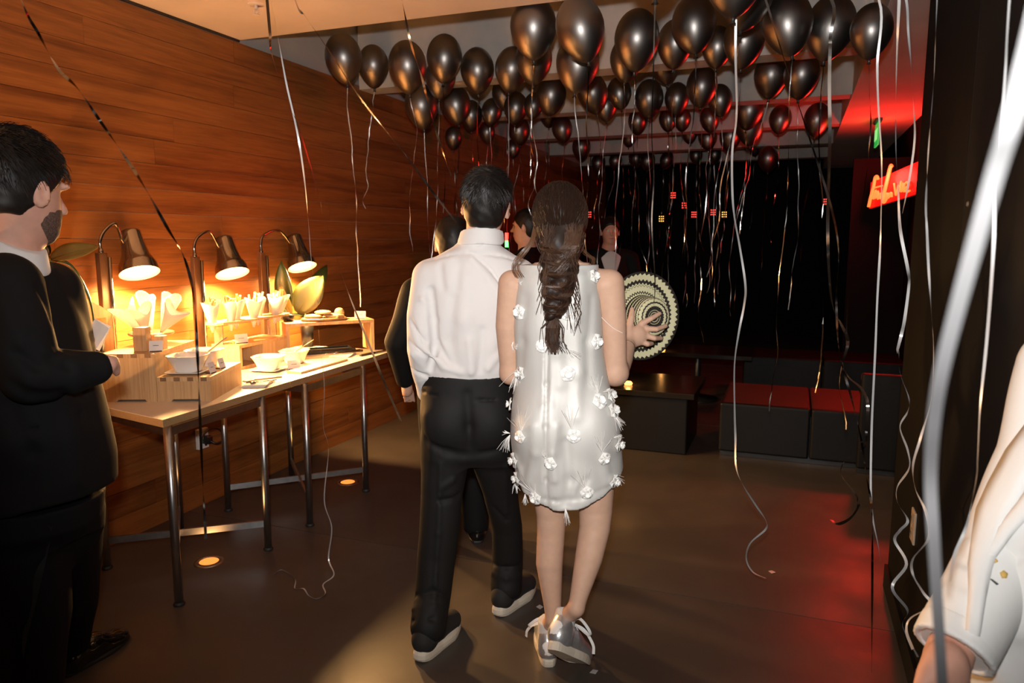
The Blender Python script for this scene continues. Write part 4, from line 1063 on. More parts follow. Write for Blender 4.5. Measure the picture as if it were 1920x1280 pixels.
# ------------------------------------------------------------------ shoes (local: heel at origin, toe along +y, z up)
def shoe_parts(kind, L_=.29, wd=.10):
    def outline(sc=1.0, n=34):
        pts = []
        for i in range(n):
            a = 2 * PI * i / n; s_, c_ = math.sin(a), math.cos(a)
            y = L_ * .5 + L_ * .5 * -c_; f = y / L_
            wq = wd * .5 * (.80 + .22 * math.sin(PI * min(max((f - .35) / .62, 0), 1))) * abs(s_) ** .55 * (1 if s_ > 0 else -1)
            pts.append((wq * sc, y))
        return pts
    sole = MB(); ol = outline(); n = len(ol)
    hs = (.0, .012, .026, .038) if kind == 'trainer' else ((0, .010, .022, .028) if kind == 'sneaker' else (0, .004, .010, .014))
    vs = []
    for k, hz in enumerate(hs):
        for i, (x, y) in enumerate(ol):
            f = y / L_; z = hz * (1.15 if f < .35 and kind == 'trainer' else 1)
            if kind == 'trainer':
                if k == 0: z += .018 * max(0, f - .72) / .28 + (.007 if .42 < f < .60 else 0) + (.003 * math.sin(f * 95)) * (1 if f > .3 else 0) + .006 * max(0, .10 - f) / .1
                sc = (1.0, 1.06, 1.05, .97)[k]
            else: sc = (.97, 1.0, 1.0, .97)[k]; z += (.010 * max(0, f - .8) / .2 if k == 0 else 0)
            yc = L_ / 2; vs.append((x * sc, yc + (y - yc) * (1 + (sc - 1) * .5), z))
    sole.add(vs, [tuple(range(n))[::-1], tuple(range(3 * n, 4 * n))] + [(k * n + i, k * n + (i + 1) % n, (k + 1) * n + (i + 1) % n, (k + 1) * n + i) for k in range(3) for i in range(n)])
    top = hs[-1]
    U = Field((-.09, -.04, -.01), (.09, L_ + .05, .20), .0045)
    U.ell((0, L_ * .16, top + .03), (wd * .40, L_ * .165, .055), .03); U.ell((0, L_ * .45, top + .022), (wd * .42, L_ * .28, .055), .03)
    U.ell((0, L_ * .76, top + .006), (wd * .46, L_ * .235, .044 if kind != 'dress' else .034), .03)
    U.cone((0, L_ * .15, top + .03), (0, L_ * .20, top + (.075 if kind != 'dress' else .05)), wd * .40, wd * .37, .02)
    U.cone((0, L_ * .20, top + .09), (0, L_ * .24, top + .13), wd * .30, wd * .34, .006, sub=True)
    U.keep(lambda g: (top - .012) - g[2])
    if kind == 'trainer':
        for x in (-1, 1): U.bump([(x * .05, .03, top + .05), (x * .055, .12, top + .03), (x * .05, .2, top + .035)], -.002, .006)
    laces = MB()
    for k in range(5):
        y = L_ * (.40 + .075 * k); z = top + .078 - .0098 * k
        laces.strip(spline([(-.030, y, z - .016), (-.012, y + .004, z), (.012, y + .006, z), (.030, y + .002, z - .016)], 4), .007, side0=(0, 1, 0))
    if kind == 'sneaker':
        for sx in (1, -1):
            laces.strip(spline([(0, L_ * .42, top + .082), (sx * .03, L_ * .40, top + .10), (sx * .065, L_ * .44, top + .07), (sx * .06, L_ * .52, top + .055), (sx * .015, L_ * .44, top + .082)], 6), .010, side0=(0, .3, 1))
            laces.strip(spline([(0, L_ * .42, top + .082), (sx * .04, L_ * .5, top + .07), (sx * .07, L_ * .58, top + .03), (sx * .075, L_ * .60, top + .0)], 5), .010, side0=(0, .3, 1))
    return sole, U, laces
def add_shoe(root, kind, M, mu, ms, label, laces=True, heel=None):
    sole, U, lc = shoe_parts(kind, .29 if kind != 'sneaker' else .262, .104 if kind != 'sneaker' else .092)
    o = fobj('shoe', U, mu, root, (0, 0, 0)); o.matrix_local = M; o['label'] = label
    sole.build('sole', ms, o)
    if laces and kind != 'dress':
        l_ = lc.build('laces', M_white if kind == 'sneaker' else M_suede, o); so = l_.modifiers.new('t', 'SOLIDIFY'); so.thickness = .0018
    if heel:
        H = Field((-.09, -.06, 0), (.09, .12, .15), .004); H.ell((0, .262 * .16, .028 + .03), (.092 * .405 + .003, .262 * .165 + .0035, .058), .02); H.keep(lambda g: np.maximum(g[1] - .028 + (g[2] - .09) * .15, np.maximum(.045 - g[2], g[2] - .098)))
        fobj('heel_tab', H, heel, o, (0, 0, 0))
    return o
def shoe_matrix(heel, toe, base, roll=0.):
    h, t = Vector(heel), Vector(toe); y = (t - h).normalized(); z = Vector((0, 0, 1)); x = y.cross(z).normalized(); z = x.cross(y)
    M = Matrix((x, y, z)).transposed().to_4x4() @ Matrix.Rotation(roll, 4, 'Y'); M.translation = h - Vector(base); return M

def person_root(name, u, v, label):
    r = empty(name, W(u, v, 0), YAW); tag(r, label, 'person'); return r, np.array([u, v, 0.0])
def rows(lst, v):           # (y px, left px, right px, depth half, v offset) -> loft rows
    out = []
    for (y, xl, xr, dp, dv) in lst:
        a, b_ = P(xl, y, v + dv), P(xr, y, v + dv); out.append((a.z, (a.x + b_.x) / 2, v + dv, (b_.x - a.x) / 2, dp))
    return out
def pp(x, y, v): return nv(P(x, y, v))
def surf(F, x, y, v0, v1):          # first surface point of a field along a sight line
    for i in range(int((v1 - v0) / .004)):
        q = P(x, y, v0 + i * .004); ix = ((np.array(q) - F.lo) / F.h).round().astype(int)
        if (ix < 0).any() or (ix >= F.n).any(): continue
        if F.F[tuple(ix)] < 0: return np.array(q)
    return None
def fold(F, px, amp, w_, v0, v1):
    pts = [surf(F, x, y, v0, v1) for x, y in px]; pts = [p for p in pts if p is not None]
    if len(pts) > 1: F.bump(pts, amp, w_)

# ------------------------------------------------------------------ man in white shirt
v = 2.62
SR, SB0 = person_root('person', P(880, 900, v).x, 2.62, 'man with black hair in white shirt and black trousers walking away')
fr = frame(R(3), 0, R(-5))
hc = pp(911, 384, 2.60)
nb = pp(900, 462, 2.60)
Bd = Field((-.50, 2.2, -.02), (.30, 3.1, 1.80), .0058)
add_head(Bd, hc, fr, .98, nb)
Bd.chain([nb, pp(893, 580, v), pp(880, 700, v), pp(876, 790, v)], [.052, .085, .085, .085], .02, ((1, 0, 0), .8))
for a in ([(800, 528, 2.60), (792, 655, 2.55), (803, 722, 2.66)], [(978, 528, 2.64), (1005, 640, 2.76), (1010, 715, 2.88)]):
    Bd.chain([pp(*q) for q in a], [.045, .036, .026], .03)
Bd.chain([pp(802, 724, 2.66), pp(812, 760, 2.70)], [.03, .035], .02, ((0, 1, 0), 1.5))
LegL = [pp(838, 810, 2.60), pp(826, 985, 2.60), pp(809, 1170, 2.52)]; LegR = [pp(914, 810, 2.64), pp(946, 965, 2.77), pp(954, 1100, 2.87)]
for L_ in (LegL, LegR): Bd.chain(L_, [.07, .045, .033], .03)
SML, SMR = shoe_matrix((-.335, 2.425, 0), (-.222, 2.69, 0), SB0), shoe_matrix((-.062, 2.745, 0), (.085, 2.995, 0), SB0)
def feet(F, ankle, M, base, ra=.033):
    q = [nv(M @ Vector(c_)) + base for c_ in ((0, .062, .12), (0, .06, .075), (0, .15, .055))]; F.chain([ankle] + q, [ra, .029, .027, .025], .01)
feet(Bd, LegL[2], SML, SB0); feet(Bd, LegR[2], SMR, SB0)
fobj('body', Bd, M_skin, SR, SB0)
Sh = Field((-.50, 2.2, .90), (.25, 3.05, 1.64), .0055)
Sh.loft(rows([(458, 858, 936, .066, -.01), (476, 826, 962, .085, -.01), (496, 797, 984, .104, 0), (530, 787, 992, .120, 0), (590, 788, 986, .126, 0), (650, 788, 976, .124, 0), (688, 788, 968, .122, 0), (704, 794, 960, .113, 0)], v), .03)
Sh.chain([pp(806, 520, 2.61), pp(795, 590, 2.575), pp(791, 655, 2.55), pp(799, 700, 2.60), pp(803, 730, 2.65)], [.064, .060, .053, .049, .040], .022)
Sh.chain([pp(975, 520, 2.63), pp(1000, 640, 2.76), pp(1008, 712, 2.87)], [.062, .053, .042], .03)
Sh.chain([pp(905, 428, 2.595), pp(903, 446, 2.60), pp(896, 474, 2.605)], [.069, .070, .082], .006)                       # collar
def colcut(g):
    a = P(905, 432, 2.6).z; return (g[2] - (a + .30 * (2.60 - g[1]) * 1.0)) - .0
Sh.keep(lambda g: g[2] - (P(905, 439, 2.6).z + .22 * (2.60 - g[1])))
Cl = Field(pp(902, 450, 2.6) - .14, pp(902, 450, 2.6) + .14, .0045); Cl.chain([pp(905, 426, 2.597), pp(902, 462, 2.603)], [.0735, .086], 0)
Cl.keep(lambda g: np.maximum(g[2] - (P(905, 434, 2.6).z + .20 * (2.60 - g[1])), P(902, 460, 2.6).z + .30 * np.maximum(0, g[1] - 2.56) + .05 * (2.60 - g[1]) - g[2])); Cl.waves(.0012, [(40, 20, 30)], 1)
Sh.keep(lambda g: P(880, 704, v).z - .008 - g[2] + 10 * ((g[0] < P(800, 700, 2.6).x + .015) | (g[0] > P(985, 690, 2.7).x)) * -.03)
for px, am, w_ in [([(806, 545), (813, 600), (816, 650), (806, 690)], -.016, .012), ([(800, 660), (832, 686), (862, 697)], .008, .012), ([(822, 640), (842, 684)], -.007, .010), ([(958, 630), (915, 690)], .007, .012), ([(955, 590), (936, 660)], -.005, .012),
                   ([(890, 478), (920, 506), (946, 545)], -.006, .007), ([(884, 486), (914, 520), (940, 562)], .005, .012), ([(799, 489), (840, 479), (878, 474), (930, 479), (966, 488)], -.0035, .006), ([(770, 600), (795, 640)], -.006, .009), ([(768, 640), (800, 668)], -.008, .009), ([(772, 664), (802, 690)], .006, .010), ([(772, 690), (800, 704)], -.007, .008),
                   ([(790, 560), (808, 570)], .005, .010), ([(876, 520), (872, 600), (880, 690)], .004, .03), ([(850, 560), (842, 640), (856, 694)], -.004, .02), ([(905, 620), (900, 694)], -.005, .014), ([(880, 640), (884, 698)], .006, .012), ([(855, 452), (895, 458), (934, 452)], -.005, .006), ([(826, 500), (830, 540)], -.004, .014), ([(862, 480), (855, 540)], -.003, .016)]:
    fold(Sh, px, am * 1.5, w_, 2.3, 2.75)
Sh.waves(.0022, [(30, 10, 18), (-26, 14, 24), (16, 20, -34)], 2)
so_ = fobj('shirt', Sh, M_shirt, SR, SB0); fobj('collar', Cl, M_shirt, so_, SB0)
cuff = Field(pp(803, 728, 2.65) - .08, pp(803, 728, 2.65) + .08, .004); cuff.cone(pp(801, 716, 2.635), pp(804, 734, 2.655), .044, .043, .0); fobj('cuff', cuff, M_shirt, SR, SB0)
Tr = Field((-.50, 2.2, .03), (.28, 3.1, 1.10), .0058)
Tr.loft(rows([(697, 793, 962, .117, 0), (720, 791, 962, .119, 0), (760, 790, 963, .124, 0), (810, 791, 963, .122, .01), (850, 798, 960, .10, .01), (866, 806, 952, .07, .01)], v), .03)
Tr.ell(pp(838, 790, 2.56), (.082, .075, .09), .04); Tr.ell(pp(918, 790, 2.57), (.082, .075, .09), .04)
Tr.chain([pp(838, 830, 2.61), pp(829, 925, 2.605), pp(819, 1040, 2.59), pp(811, 1120, 2.555), nv(SML @ Vector((0, .075, .10))) + SB0], [.092, .077, .073, .067, .066], .03)
Tr.chain([pp(917, 830, 2.64), pp(938, 915, 2.72), pp(950, 985, 2.79), pp(951, 1050, 2.84), nv(SMR @ Vector((0, .075, .10))) + SB0], [.090, .068, .061, .063, .066], .03)
Tr.cone(pp(880, 905, 2.6), pp(878, 858, 2.62), .002, .012, .0, sub=True)
for px, am, w_ in [([(793, 733), (819, 741)], -.006, .005), ([(894, 750), (928, 750)], -.006, .005), ([(800, 826), (840, 846), (868, 852)], -.010, .016), ([(876, 740), (880, 800), (882, 850)], -.007, .018), ([(900, 850), (950, 836)], -.007, .014), ([(786, 930), (830, 912), (850, 900)], .008, .012), ([(784, 958), (828, 938), (860, 928)], -.009, .012), ([(784, 985), (840, 950)], .007, .010), ([(826, 870), (822, 1000), (815, 1120)], .006, .010),
                   ([(776, 1118), (812, 1108), (842, 1120)], -.007, .010), ([(774, 1142), (815, 1136), (842, 1148)], .008, .010), ([(774, 1164), (812, 1160), (840, 1172)], -.008, .009), ([(926, 950), (950, 975)], -.006, .010), ([(924, 1056), (950, 1064), (976, 1056)], -.006, .010), ([(924, 1074), (950, 1084), (976, 1076)], .007, .010), ([(800, 780), (812, 860)], .005, .02), ([(950, 870), (948, 960)], .005, .012)]:
    fold(Tr, px, am, w_, 2.25, 2.95)
Tr.waves(.002, [(22, 12, 14), (-20, 10, 22)], 5)
Tr.keep(lambda g: .068 - g[2])
fobj('trousers', Tr, M_trouser, SR, SB0)
b = MB()
Hs = hair_short(hc, fr, .99, .0050, -.082, 1.2)
ho = fobj('hair', Hs, M_hairb, SR, SB0)
strands(b, short_strands(hc, fr, 1500, .030, 3, .99, -.080, 1.2, .006, SB0), .0011); b.build('hair_strands', M_hairb, ho)
add_shoe(SR, 'trainer', SML, M_suede, M_sole, 'black suede trainer with thick cream sole')
add_shoe(SR, 'trainer', SMR, M_suede, M_sole, 'black suede trainer with thick cream sole')

# ------------------------------------------------------------------ woman in white dress
v = 2.42
WR, WB = person_root('person', P(1060, 900, v).x, 2.42, 'woman with long brown braid in white sleeveless flower dress')
fr = frame(R(4), 0, R(2))
hc = pp(1050, 418, 2.44)
nb = pp(1052, 490, 2.43)
Bw = Field((-.10, 2.10, -.01), (.48, 2.86, 1.72), .0052)
add_head(Bw, hc, fr, .94, nb)
Bw.loft(rows([(492, 1010, 1096, .050, .01), (508, 968, 1140, .050, .01), (530, 962, 1148, .062, 0), (580, 982, 1112, .075, 0), (650, 984, 1112, .08, 0), (760, 975, 1140, .11, 0), (860, 975, 1150, .11, 0)], v), .03)
Bw.chain([pp(1142, 532, 2.425), pp(1149, 600, 2.43), pp(1153, 690, 2.435)], [.050, .045, .040], .015)
Bw.ell(pp(1152, 702, 2.435), (.036, .04, .034), .02)
Bw.chain([pp(1155, 700, 2.45), pp(1167, 672, 2.54), pp(1178, 643, 2.625)], [.041, .037, .026], .025)
Bw.chain([pp(960, 532, 2.425), pp(952, 610, 2.43), pp(957, 700, 2.452)], [.046, .041, .034], .015)
Bw.chain([pp(957, 700, 2.452), pp(984, 694, 2.545), pp(1018, 684, 2.60)], [.034, .030, .024], .02); Bw.ell(pp(1034, 680, 2.605), (.045, .016, .032), .015)
Bw.chain([pp(1030, 850, 2.43), pp(1034, 965, 2.44), pp(1033, 1000, 2.44), pp(1030, 1055, 2.425), pp(1036, 1135, 2.412), pp(1037, 1160, 2.41)], [.080, .053, .049, .047, .031, .0265], .02)
Bw.chain([pp(1110, 850, 2.42), pp(1117, 955, 2.41), pp(1115, 990, 2.395), pp(1104, 1045, 2.36), pp(1086, 1115, 2.315), pp(1080, 1140, 2.30)], [.085, .058, .053, .047, .031, .0275], .02)
hl, tl = V3(.130, 2.235, .185), V3(.262, 2.395, .012)
ML = shoe_matrix((.131, 2.395, 0), (.125, 2.66, 0), WB); MR = shoe_matrix(hl + V3(.0, 0, -.02), tl + V3(0, 0, -.01), WB, R(-14))
feet(Bw, pp(1037, 1160, 2.41), ML, WB, .0265); feet(Bw, pp(1080, 1140, 2.30), MR, WB, .0275)
# right hand, spread on the hat
Hn = Field(pp(1208, 615, 2.65) - .14, pp(1208, 615, 2.65) + .14, .0024)
wr_ = pp(1178, 643, 2.625)
kn = {'i': pp(1204, 606, 2.655), 'm': pp(1212, 616, 2.655), 'r': pp(1212, 629, 2.652), 'p': pp(1203, 640, 2.648)}
Hn.chain([pp(1167, 672, 2.54), wr_], [.036, .0255], .01)
for q in kn.values(): Hn.cone(wr_ + (q - wr_) * .1, q, .019, .0125, .012, ((0, 1, 0), 1.35))
Hn.ell((wr_ + kn['m']) / 2, (.030, .014, .030), .015)
for ks, mid, tip in (('i', (1221, 597, 2.645), (1236, 588, 2.662)), ('m', (1231, 617, 2.64), (1248, 611, 2.668)), ('r', (1227, 634, 2.64), (1239, 634, 2.672)), ('p', (1214, 645, 2.64), (1222, 644, 2.668))):
    Hn.chain([kn[ks], pp(*mid), pp(*tip)], [.0112, .0096, .0078], .004); Hn.ell(kn[ks] - V3(0, .006, 0), (.010, .008, .010), .006)
Hn.chain([wr_ + V3(-.002, 0, .008), pp(1180, 612, 2.645), pp(1184, 594, 2.65), pp(1185, 580, 2.665)], [.019, .0145, .0115, .0090], .010)
fobj('body', [Bw, Hn], M_skinw, WR, WB)
b = MB()
for mid, tip in (((1221, 597, 2.645), (1236, 588, 2.662)), ((1231, 617, 2.64), (1248, 611, 2.668)), ((1227, 634, 2.64), (1239, 634, 2.672)), ((1180, 612, 2.645), (1185, 580, 2.665))):
    a, c_ = Vector(P(*mid)), Vector(P(*tip)); d = (c_ - a).normalized(); q = c_ + d * .001 - Vector((0, .0062, 0)); sd = d.cross(Vector((0, 1, 0))).normalized()
    b.add([q - sd * .0045 - d * .006 - Vector(WB), q + sd * .0045 - d * .006 - Vector(WB), q + sd * .0042 + d * .007 - Vector(WB), q - sd * .0042 + d * .007 - Vector(WB)], [(0, 1, 2, 3)])
b.build('fingernails', mat('nail', (.72, .50, .44), .25), WR)
b = MB(); pr = []
for k in range(25):
    a = 2 * PI * k / 24; ax = (np.array(wr_) - pp(1167, 672, 2.54)); ax /= np.linalg.norm(ax); s1 = np.cross(ax, [0, 0, 1]); s1 /= np.linalg.norm(s1); s2 = np.cross(ax, s1)
    pr.append(Vector(pp(1175, 650, 2.605) - WB + (s1 * math.cos(a) + s2 * math.sin(a)) * .030))
b.tube(pr, .0016, 5); b.build('bracelet', M_foil, WR)
b = MB(); b.tube(spline([Vector(P(*q)) - Vector(WB) for q in ((1122, 588, 2.40), (1135, 602, 2.385), (1150, 615, 2.382), (1167, 624, 2.395))], 5), .0009, 4); b.build('armband_thread', M_petal, WR)
# dress
Dr = Field((-.08, 2.10, .40), (.46, 2.78, 1.50), .0052)
Dr.loft(rows([(495, 970, 1124, .078, .005), (520, 966, 1123, .102, 0), (560, 963, 1125, .112, 0), (610, 962, 1129, .116, 0), (660, 967, 1131, .112, 0), (710, 966, 1140, .116, 0), (760, 958, 1153, .130, 0), (820, 957, 1163, .142, 0), (870, 963, 1166, .144, 0), (910, 971, 1167, .145, 0), (940, 982, 1166, .145, 0), (965, 990, 1164, .145, 0)], v), .02, 2.15)
Dr.ell(pp(1018, 800, 2.36), (.085, .075, .10), .05); Dr.ell(pp(1105, 800, 2.36), (.085, .075, .10), .05)
zc = lambda x, y: P(x, y, 2.42 - .14).z
ux = lambda x: P(x, 930, 2.35).x
def hem(g):
    zz = np.interp(g[0], [ux(975), ux(1000), ux(1040), ux(1090), ux(1130), ux(1168)], [zc(975, 932), zc(1000, 948), zc(1040, 960), zc(1090, 954), zc(1130, 935), zc(1168, 905)])
    return zz + .10 * (g[1] - 2.28) - g[2]
Dr.keep(hem)
# neckline scoop at the back and arm openings
Dr.ell(pp(1052, 478, 2.36), (.070, .12, .055), .01, sub=True)
for px, am, w_ in [([(1026, 640), (1025, 720), (1023, 800), (1024, 900), (1026, 950)], -.005, .008), ([(1020, 650), (1019, 760), (1018, 900)], .002, .010), ([(1033, 650), (1032, 760), (1032, 900)], .002, .010), ([(985, 560), (980, 640), (975, 700)], -.004, .02), ([(990, 900), (1004, 850), (1000, 800)], .006, .014), ([(1040, 900), (1036, 850), (1044, 800)], .006, .012),
                   ([(1090, 520), (1080, 600), (1085, 700), (1082, 780)], .005, .02), ([(1110, 560), (1102, 640), (1104, 720)], -.004, .016), ([(1060, 830), (1068, 900), (1060, 945)], -.006, .018), ([(1000, 930), (1040, 938), (1090, 934), (1150, 905)], -.003, .010), ([(975, 880), (985, 920)], .006, .014), ([(1130, 850), (1140, 900)], .005, .02), ([(1040, 600), (1046, 660), (1050, 720)], .004, .02), ([(1100, 900), (1086, 925)], -.005, .012)]:
    fold(Dr, px, am, w_, 2.1, 2.5)
Dr.waves(.0028, [(26, 8, 7), (-20, 12, 9), (34, 5, -6)], 8)
dress = fobj('dress', Dr, M_satin, WR, WB)
# applied flowers and feathers
DV = [Vector(x.co) for x in dress.data.vertices]; bvh = BVHTree.FromPolygons(DV, [tuple(p.vertices) for p in dress.data.polygons])
def on_dress(x, y, vmin=1.9):
    a, c_ = Vector(P(x, y, vmin)) - Vector(WB), Vector(P(x, y, 3.0)) - Vector(WB)
    h_, n_, i_, d_ = bvh.ray_cast(a, (c_ - a).normalized(), 2)
    if h_ is None:
        q = Vector(P(x, y, 2.42)) - Vector(WB); h_, n_, i_, d_ = bvh.find_nearest(q)
    return h_, n_
frg = random.Random(21)
FLW = [(1112, 518), (975, 585), (1062, 587), (1117, 640), (959, 648), (1017, 648), (978, 700), (1064, 700), (949, 757), (1123, 752), (1143, 742), (977, 818), (1076, 816), (966, 862), (1033, 868), (1132, 858), (971, 896), (1005, 932), (1100, 922), (1150, 900), (1158, 832), (1148, 770)]
def flower(x, y, s_):
    h_, n_ = on_dress(x, y); t = n_.orthogonal().normalized(); bt = n_.cross(t); a0 = frg.random() * 6; b = MB()
    for ring, (np_, ln, ti) in enumerate(((5, .017, .30), (4, .011, .75))):
        for k in range(np_):
            a = a0 + 2 * PI * k / np_ + ring * .6; d = t * math.cos(a) + bt * math.sin(a); s2 = n_.cross(d)
            vs = []
            for i in range(5):
                f = i / 4; wd_ = .0115 * s_ * math.sin(PI * (f * .85 + .1)) * (ln / .017); c_ = h_ + n_ * (.003 + ring * .003) + (d * math.cos(ti) + n_ * math.sin(ti)) * ln * s_ * f - n_ * (.006 * f * f * s_) * (1 - ring)
                for j in (-1, 0, 1): vs.append(c_ + s2 * j * wd_ + n_ * (abs(j) * .003 * s_))
            b.add(vs, [(i * 3 + j, i * 3 + j + 1, (i + 1) * 3 + j + 1, (i + 1) * 3 + j) for i in range(4) for j in range(2)])
    o = b.build('flower', M_petal, dress, True)
    so = o.modifiers.new('t', 'SOLIDIFY'); so.thickness = .0008
for (x, y) in FLW: flower(x, y, 1.4 + .3 * frg.random())
FTH = [((975, 690), (950, 740), 22), ((970, 655), (985, 640), 12), ((952, 812), (918, 808), 16), ((952, 815), (940, 850), 16), ((1072, 805), (1068, 758), 16), ((1060, 655), (1085, 672), 12), ((1120, 740), (1116, 695), 18), ((1130, 735), (1162, 728), 10), ((1128, 848), (1120, 808), 16), ((1096, 915), (1088, 866), 18), ((1148, 775), (1166, 800), 20), ((1150, 820), (1168, 815), 20), ((1150, 890), (1168, 905), 20), ((978, 810), (985, 760), 14), ((1004, 925), (988, 880), 14), ((1020, 862), (1016, 835), 10), ((968, 900), (962, 930), 16), ((1060, 952), (1066, 978), 14), ((985, 925), (982, 948), 14), ((1030, 862), (1022, 845), 8), ((978, 535), (982, 520), 10)]
for (x, y), (x2, y2), n_ in FTH:
    h_, nn = on_dress(x, y); dq = Vector(P(x2, y2, 2.3)) - Vector(P(x, y, 2.3)); dq -= nn * dq.dot(nn) * .8; L_ = dq.length; b = MB(); ps = []
    for k in range(n_):
        d = (dq.normalized() + Vector((frg.gauss(0, .22), frg.gauss(0, .2), frg.gauss(0, .22)))).normalized() * L_ * (.6 + .5 * frg.random())
        ps.append([h_ + nn * .002, h_ + nn * (.006 + .006 * frg.random()) + d * .5, h_ + nn * (.007 + .01 * frg.random()) + d + Vector((0, 0, -.006 * frg.random()))])
    strands(b, ps, .0009); o = b.build('feather', M_feather, dress); 
# hair: cap gathered into a braid
Hc = Field(hc - .22, hc + .20, .0052); A = list(fr)
Hc.ell(hc + fr[2] * .028 - fr[1] * .012, (.084, .104, .104), .02, A); Hc.ell(hc - fr[2] * .025 - fr[1] * .035, (.080, .075, .080), .03, A)
Hc.ell(pp(1050, 464, 2.355), (.062, .052, .055), .05)
def wcut(g):
    q = [g[i] - hc[i] for i in range(3)]; fc = sum(q[i] * fr[1][i] for i in range(3)); uc = sum(q[i] * fr[2][i] for i in range(3))
    return (-.12 + 1.9 * np.maximum(fc + .005, 0)) - uc
Hc.keep(wcut); Hc.waves(.003, [(90, 30, 40), (-70, 40, 60), (50, 60, -80)], 3)
bc = [pp(1050, 458, 2.335), pp(1049, 490, 2.325), pp(1048, 520, 2.305), pp(1046, 550, 2.29), pp(1043, 575, 2.285), pp(1040, 592, 2.285)]
bw_ = [.062, .060, .052, .044, .034, .020]
Bf = Field(pp(1048, 560, 2.30) - V3(.13, .12, .28), pp(1048, 560, 2.30) + V3(.13, .12, .28), .0048)
for i in range(len(bc) - 1):
    for s_ in (-1, 1):
        m = bc[i] * .5 + bc[i + 1] * .5 + V3(s_ * bw_[i] * .42, 0, s_ * .012); w_ = bw_[i]
        a = R(38) * s_; ax_ = [V3(math.cos(a), 0, -math.sin(a)), V3(0, 1, 0), V3(math.sin(a), 0, math.cos(a))]
        Bf.ell(m, (w_ * .72, .028, w_ * .48), .012, ax_)
Bf.chain([pp(1040, 592, 2.285), pp(1037, 612, 2.285), pp(1036, 640, 2.285), pp(1041, 664, 2.285)], [.012, .024, .020, .004], .01, ((0, 1, 0), 1.6))
hair = fobj('hair', [Hc, Bf], mat('hair_deep_brown', (.020, .0105, .007), .5, spec=.25), WR, WB)
hrg = random.Random(9); ps = []; gather = pp(1050, 468, 2.345)
for k in range(900):
    a = hrg.uniform(-1.7, 1.7); e = hrg.uniform(-.3, 1.25)
    d0 = fr[0] * math.sin(a) * math.cos(e) + fr[1] * (-.15 + .5 * math.cos(a)) * math.cos(e) * .8 + fr[2] * math.sin(e); d0 /= np.linalg.norm(d0)
    ctr = hc + fr[2] * .024 - fr[1] * .014; d1 = gather - ctr; d1 = d1 / np.linalg.norm(d1); pts = []
    for i in range(12):
        t = i / 11; d = d0 * (1 - t) ** 1.1 + d1 * t ** .9 + fr[0] * .10 * math.sin(t * 6 + k) * (1 - t) + fr[2] * .06 * math.sin(t * 8 + k * 1.7) * (1 - t); d /= np.linalg.norm(d)
        q = fr[0] * d.dot(fr[0]) * .090 + fr[1] * d.dot(fr[1]) * .111 + fr[2] * d.dot(fr[2]) * .109
        p = ctr + q * (1.0 + .03 * hrg.random()) ; p = p * (1 - t ** 6) + (gather + V3(hrg.gauss(0, .02), -.02 + hrg.gauss(0, .006), hrg.gauss(0, .015))) * t ** 6
        pts.append(Vector(p - WB))
    ps.append(pts)
b = MB(); strands(b, ps, .0019); b.build('hair_strands', mat('hair_dark_strand', (.030, .0155, .010), .48, spec=.3), hair); b = MB()
ps = []
for lane in range(3):
    for k in range(64):
        oa, orr = hrg.random() * 6.3, hrg.random() ** .5; pts = []
        for i in range(34):
            t = i / 33; f = t * (len(bc) - 1); j = min(int(f), len(bc) - 2); c_ = bc[j] * (1 - f + j) + bc[j + 1] * (f - j); w_ = bw_[j] * (1 - f + j) + bw_[j + 1] * (f - j)
            th = 2 * PI * (2.3 * t + lane / 3.); r_ = w_ * .46 * orr
            pts.append(Vector(c_ + V3(math.sin(th) * w_ * .62 + math.cos(oa + t * 2) * r_, -.014 + math.sin(2 * th) * .016 + math.sin(oa + t * 2) * .016 * orr, math.cos(th) * .008) - WB))
        ps.append(pts)
for k in range(260):         # hair crossing from the cap into the braid
    s_ = hrg.choice((-1, 1)); x0 = 1050 + s_ * hrg.uniform(8, 46); y0 = hrg.uniform(415, 455); x2 = 1049 - s_ * hrg.uniform(-14, 24); y2 = hrg.uniform(490, 520)
    path = []
    for f in (0, .2, .4, .6, .8, 1):
        x, y = x0 + (x2 - x0) * f + s_ * 10 * math.sin(PI * f), y0 + (y2 - y0) * f; q = surf(Hc, x, y, 2.2, 2.5); q2 = surf(Bf, x, y, 2.2, 2.5)
        vv = min([z[1] for z in (q, q2) if z is not None] or [2.30]) - .002 - .003 * hrg.random(); path.append(Vector(pp(x, y, vv) - WB))
    ps.append(spline(path, 3))
for k in range(90):          # tail below the elastic
    x0, x1 = 1040 + hrg.gauss(0, 3), 1037 + hrg.gauss(0, 8); ps.append([Vector(pp(x0, 592, 2.275) - WB), Vector(pp(x1, 615, 2.262 + hrg.random() * .03) - WB), Vector(pp(x1 + hrg.gauss(0, 3), 640, 2.265 + hrg.random() * .03) - WB), Vector(pp(x1 + 3 + hrg.gauss(0, 5), 664 - abs(hrg.gauss(0, 10)), 2.272) - WB)])
for k in range(46):          # flyaways
    y0 = hrg.uniform(470, 570); s_ = hrg.choice((-1, 1)); x0 = 1048 + s_ * hrg.uniform(12, 32); ps.append([Vector(pp(x0, y0, 2.285) - WB), Vector(pp(x0 + s_ * hrg.uniform(0, 14), y0 + 26, 2.268) - WB), Vector(pp(x0 + s_ * hrg.uniform(-4, 16), y0 + 60, 2.275) - WB)])
strands(b, ps, .0016)
b.build('braid_strands', M_hairbr, hair)
